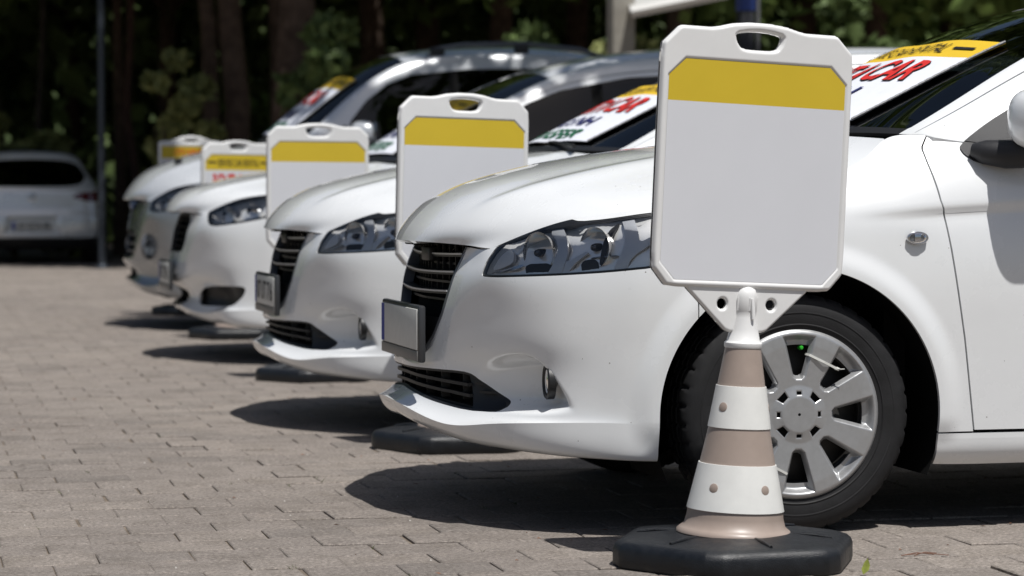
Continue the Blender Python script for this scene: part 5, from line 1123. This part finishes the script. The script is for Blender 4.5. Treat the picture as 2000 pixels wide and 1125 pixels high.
bw = empty('awning', (p0[0], p0[1], 0), 0, 'white sloping awning edge fixed to the concrete post', 'awning'); MB().tube([(0, 0, p0[2]), tuple((p1 - [p0[0], p0[1], 0]))], .055, n=4).build('sloping_beam', mat('awning_white', (.62, .61, .58), .5), bw)
d_ = p1 - [p0[0], p0[1], 0]
MB().add([(0, 0, p0[2] + .05), (d_[0], d_[1], d_[2] + .05), (d_[0] + .4, d_[1] + 2, d_[2] + .35), (.4, 2, p0[2] + .35)], [(0, 1, 2, 3)]).build('cover', mat('awning_cloth', (.5, .5, .48), .7), bw)
x, y = gp(1455, 22); bp_ = empty('blue_topped_post', (x, y, 0), 0, 'dark post with a blue top behind the largest blank sign', 'post'); MB().box((0, 0, 1.23), (.062, .062, 1.23), bev=.008).build('shaft', mat('post_dark', (.012, .013, .018), .6), bp_); MB().box((0, 0, 2.8), (.068, .068, .34), bev=.008).build('blue_top', mat('post_blue', (.02, .05, .22), .5), bp_)
MB().tube([(.11, 0, 0), (.11, 0, 3.2)], .018, n=8).build('side_pipe', mat('pipe_grey', (.16, .16, .17), .5), bp_)
# ------------------------------------------------------------------ small things on the paving: weeds, needles, dry leaf bits
wv = []; wf = []
dm = MB(); rg = np.random.default_rng(77)
for k in range(2200):
    i = int(rg.integers(len(stones))); 
    if not vis[i] or q[i, 2] > 24: continue
    s_ = stones[i]; sd = rg.random(); x = s_[0] + (PL / 2 if sd < .75 else rg.uniform(-.1, .1)) ; y = s_[1] + (rg.uniform(-.08, .08) if sd < .75 else PWD / 2)
    for b_ in range(int(rg.integers(2, 6))):
        a = rg.uniform(0, 6.28); L = rg.uniform(.006, .022); w_ = rg.uniform(.0008, .002); bx, by = x + rg.normal(0, .004), y + rg.normal(0, .012); dx, dy = math.cos(a) * L, math.sin(a) * L
        dm.add([(bx - w_, by, -.004), (bx + w_, by, -.004), (bx + dx, by + dy, L * rg.uniform(.2, .8))], [(0, 1, 2)])
o = dm.build('weed_tufts', M_GRASS, None, angle=None); tag(o, 'tiny weed sprigs growing in the paving joints', 'weeds', kind='stuff')
db = MB()
for k in range(4200):
    i = int(rg.integers(len(stones)))
    if not vis[i] or q[i, 2] > 20: continue
    x, y = stones[i] + rg.uniform(-.1, .1, 2); a = rg.uniform(0, 6.28); L = rg.uniform(.002, .011) * (1.6 if rg.random() < .06 else 1); c_, s_ = math.cos(a), math.sin(a); w_ = L * rg.uniform(.2, .6)
    db.add([(x - c_ * L, y - s_ * L, .002), (x - s_ * w_, y + c_ * w_, .004), (x + c_ * L, y + s_ * L, .003), (x + s_ * w_, y - c_ * w_, .005)], [(0, 1, 2), (0, 2, 3)])
o = db.build('leaf_crumbs', mat('dry_leaf', (.20, .085, .04), .8, noise=(40, .6, 0)), None, angle=None); tag(o, 'scattered brown crumbs of dry leaves on the paving', 'leaf litter', kind='stuff')
pb = MB()
for k in range(3500):
    i = int(rg.integers(len(stones)))
    if not vis[i] or q[i, 2] > 16: continue
    x, y = stones[i] + rg.uniform(-.1, .1, 2); r_ = rg.uniform(.0012, .0035); pb.add([(x + r_, y, 0), (x - r_ * .5, y + r_ * .8, 0), (x - r_ * .5, y - r_ * .8, 0), (x, y, r_ * 1.2)], [(0, 1, 3), (1, 2, 3), (2, 0, 3)])
o = pb.build('grit', mat('grit_pale', (.45, .43, .40), .9), None, angle=None); tag(o, 'pale grit scattered over the paving', 'grit', kind='stuff')
P = atz(1760, 1085, .004); nd = MB()
for dx, dy, ex, ey in ((0, 0, .115, -.02), (0, 0, .085, .0), (.03, -.01, .07, .03)): nd.tube([(P[0] + dx, P[1] + dy, .004), (P[0] + dx + ex * .5, P[1] + dy + ey * .5 + .006, .009), (P[0] + dx + ex, P[1] + dy + ey, .004)], .0011, n=5)
tag(nd.build('pine_needles', mat('needle_brown', (.16, .07, .04), .7), None, angle=60), 'brown pine needle pair lying beside the sign foot', 'pine needles')
P = atz(1686, 1124, .0); lv = MB(); L_ = [(0, 0, .002), (.012, -.004, .012), (.015, -.004, .024), (.011, 0, .040), (.004, .004, .030), (-.003, .004, .014)]
tag(lv.add([(P[0] + a, P[1] + b, c) for a, b, c in L_], [(0, 1, 5), (1, 4, 5), (1, 2, 4), (2, 3, 4)]).build('fallen_leaf', mat('leaf_yellow_green', (.26, .30, .05), .6, noise=(80, .3, 0)), None, angle=None), 'yellow-green leaf propped against the foot of the largest sign', 'leaf')
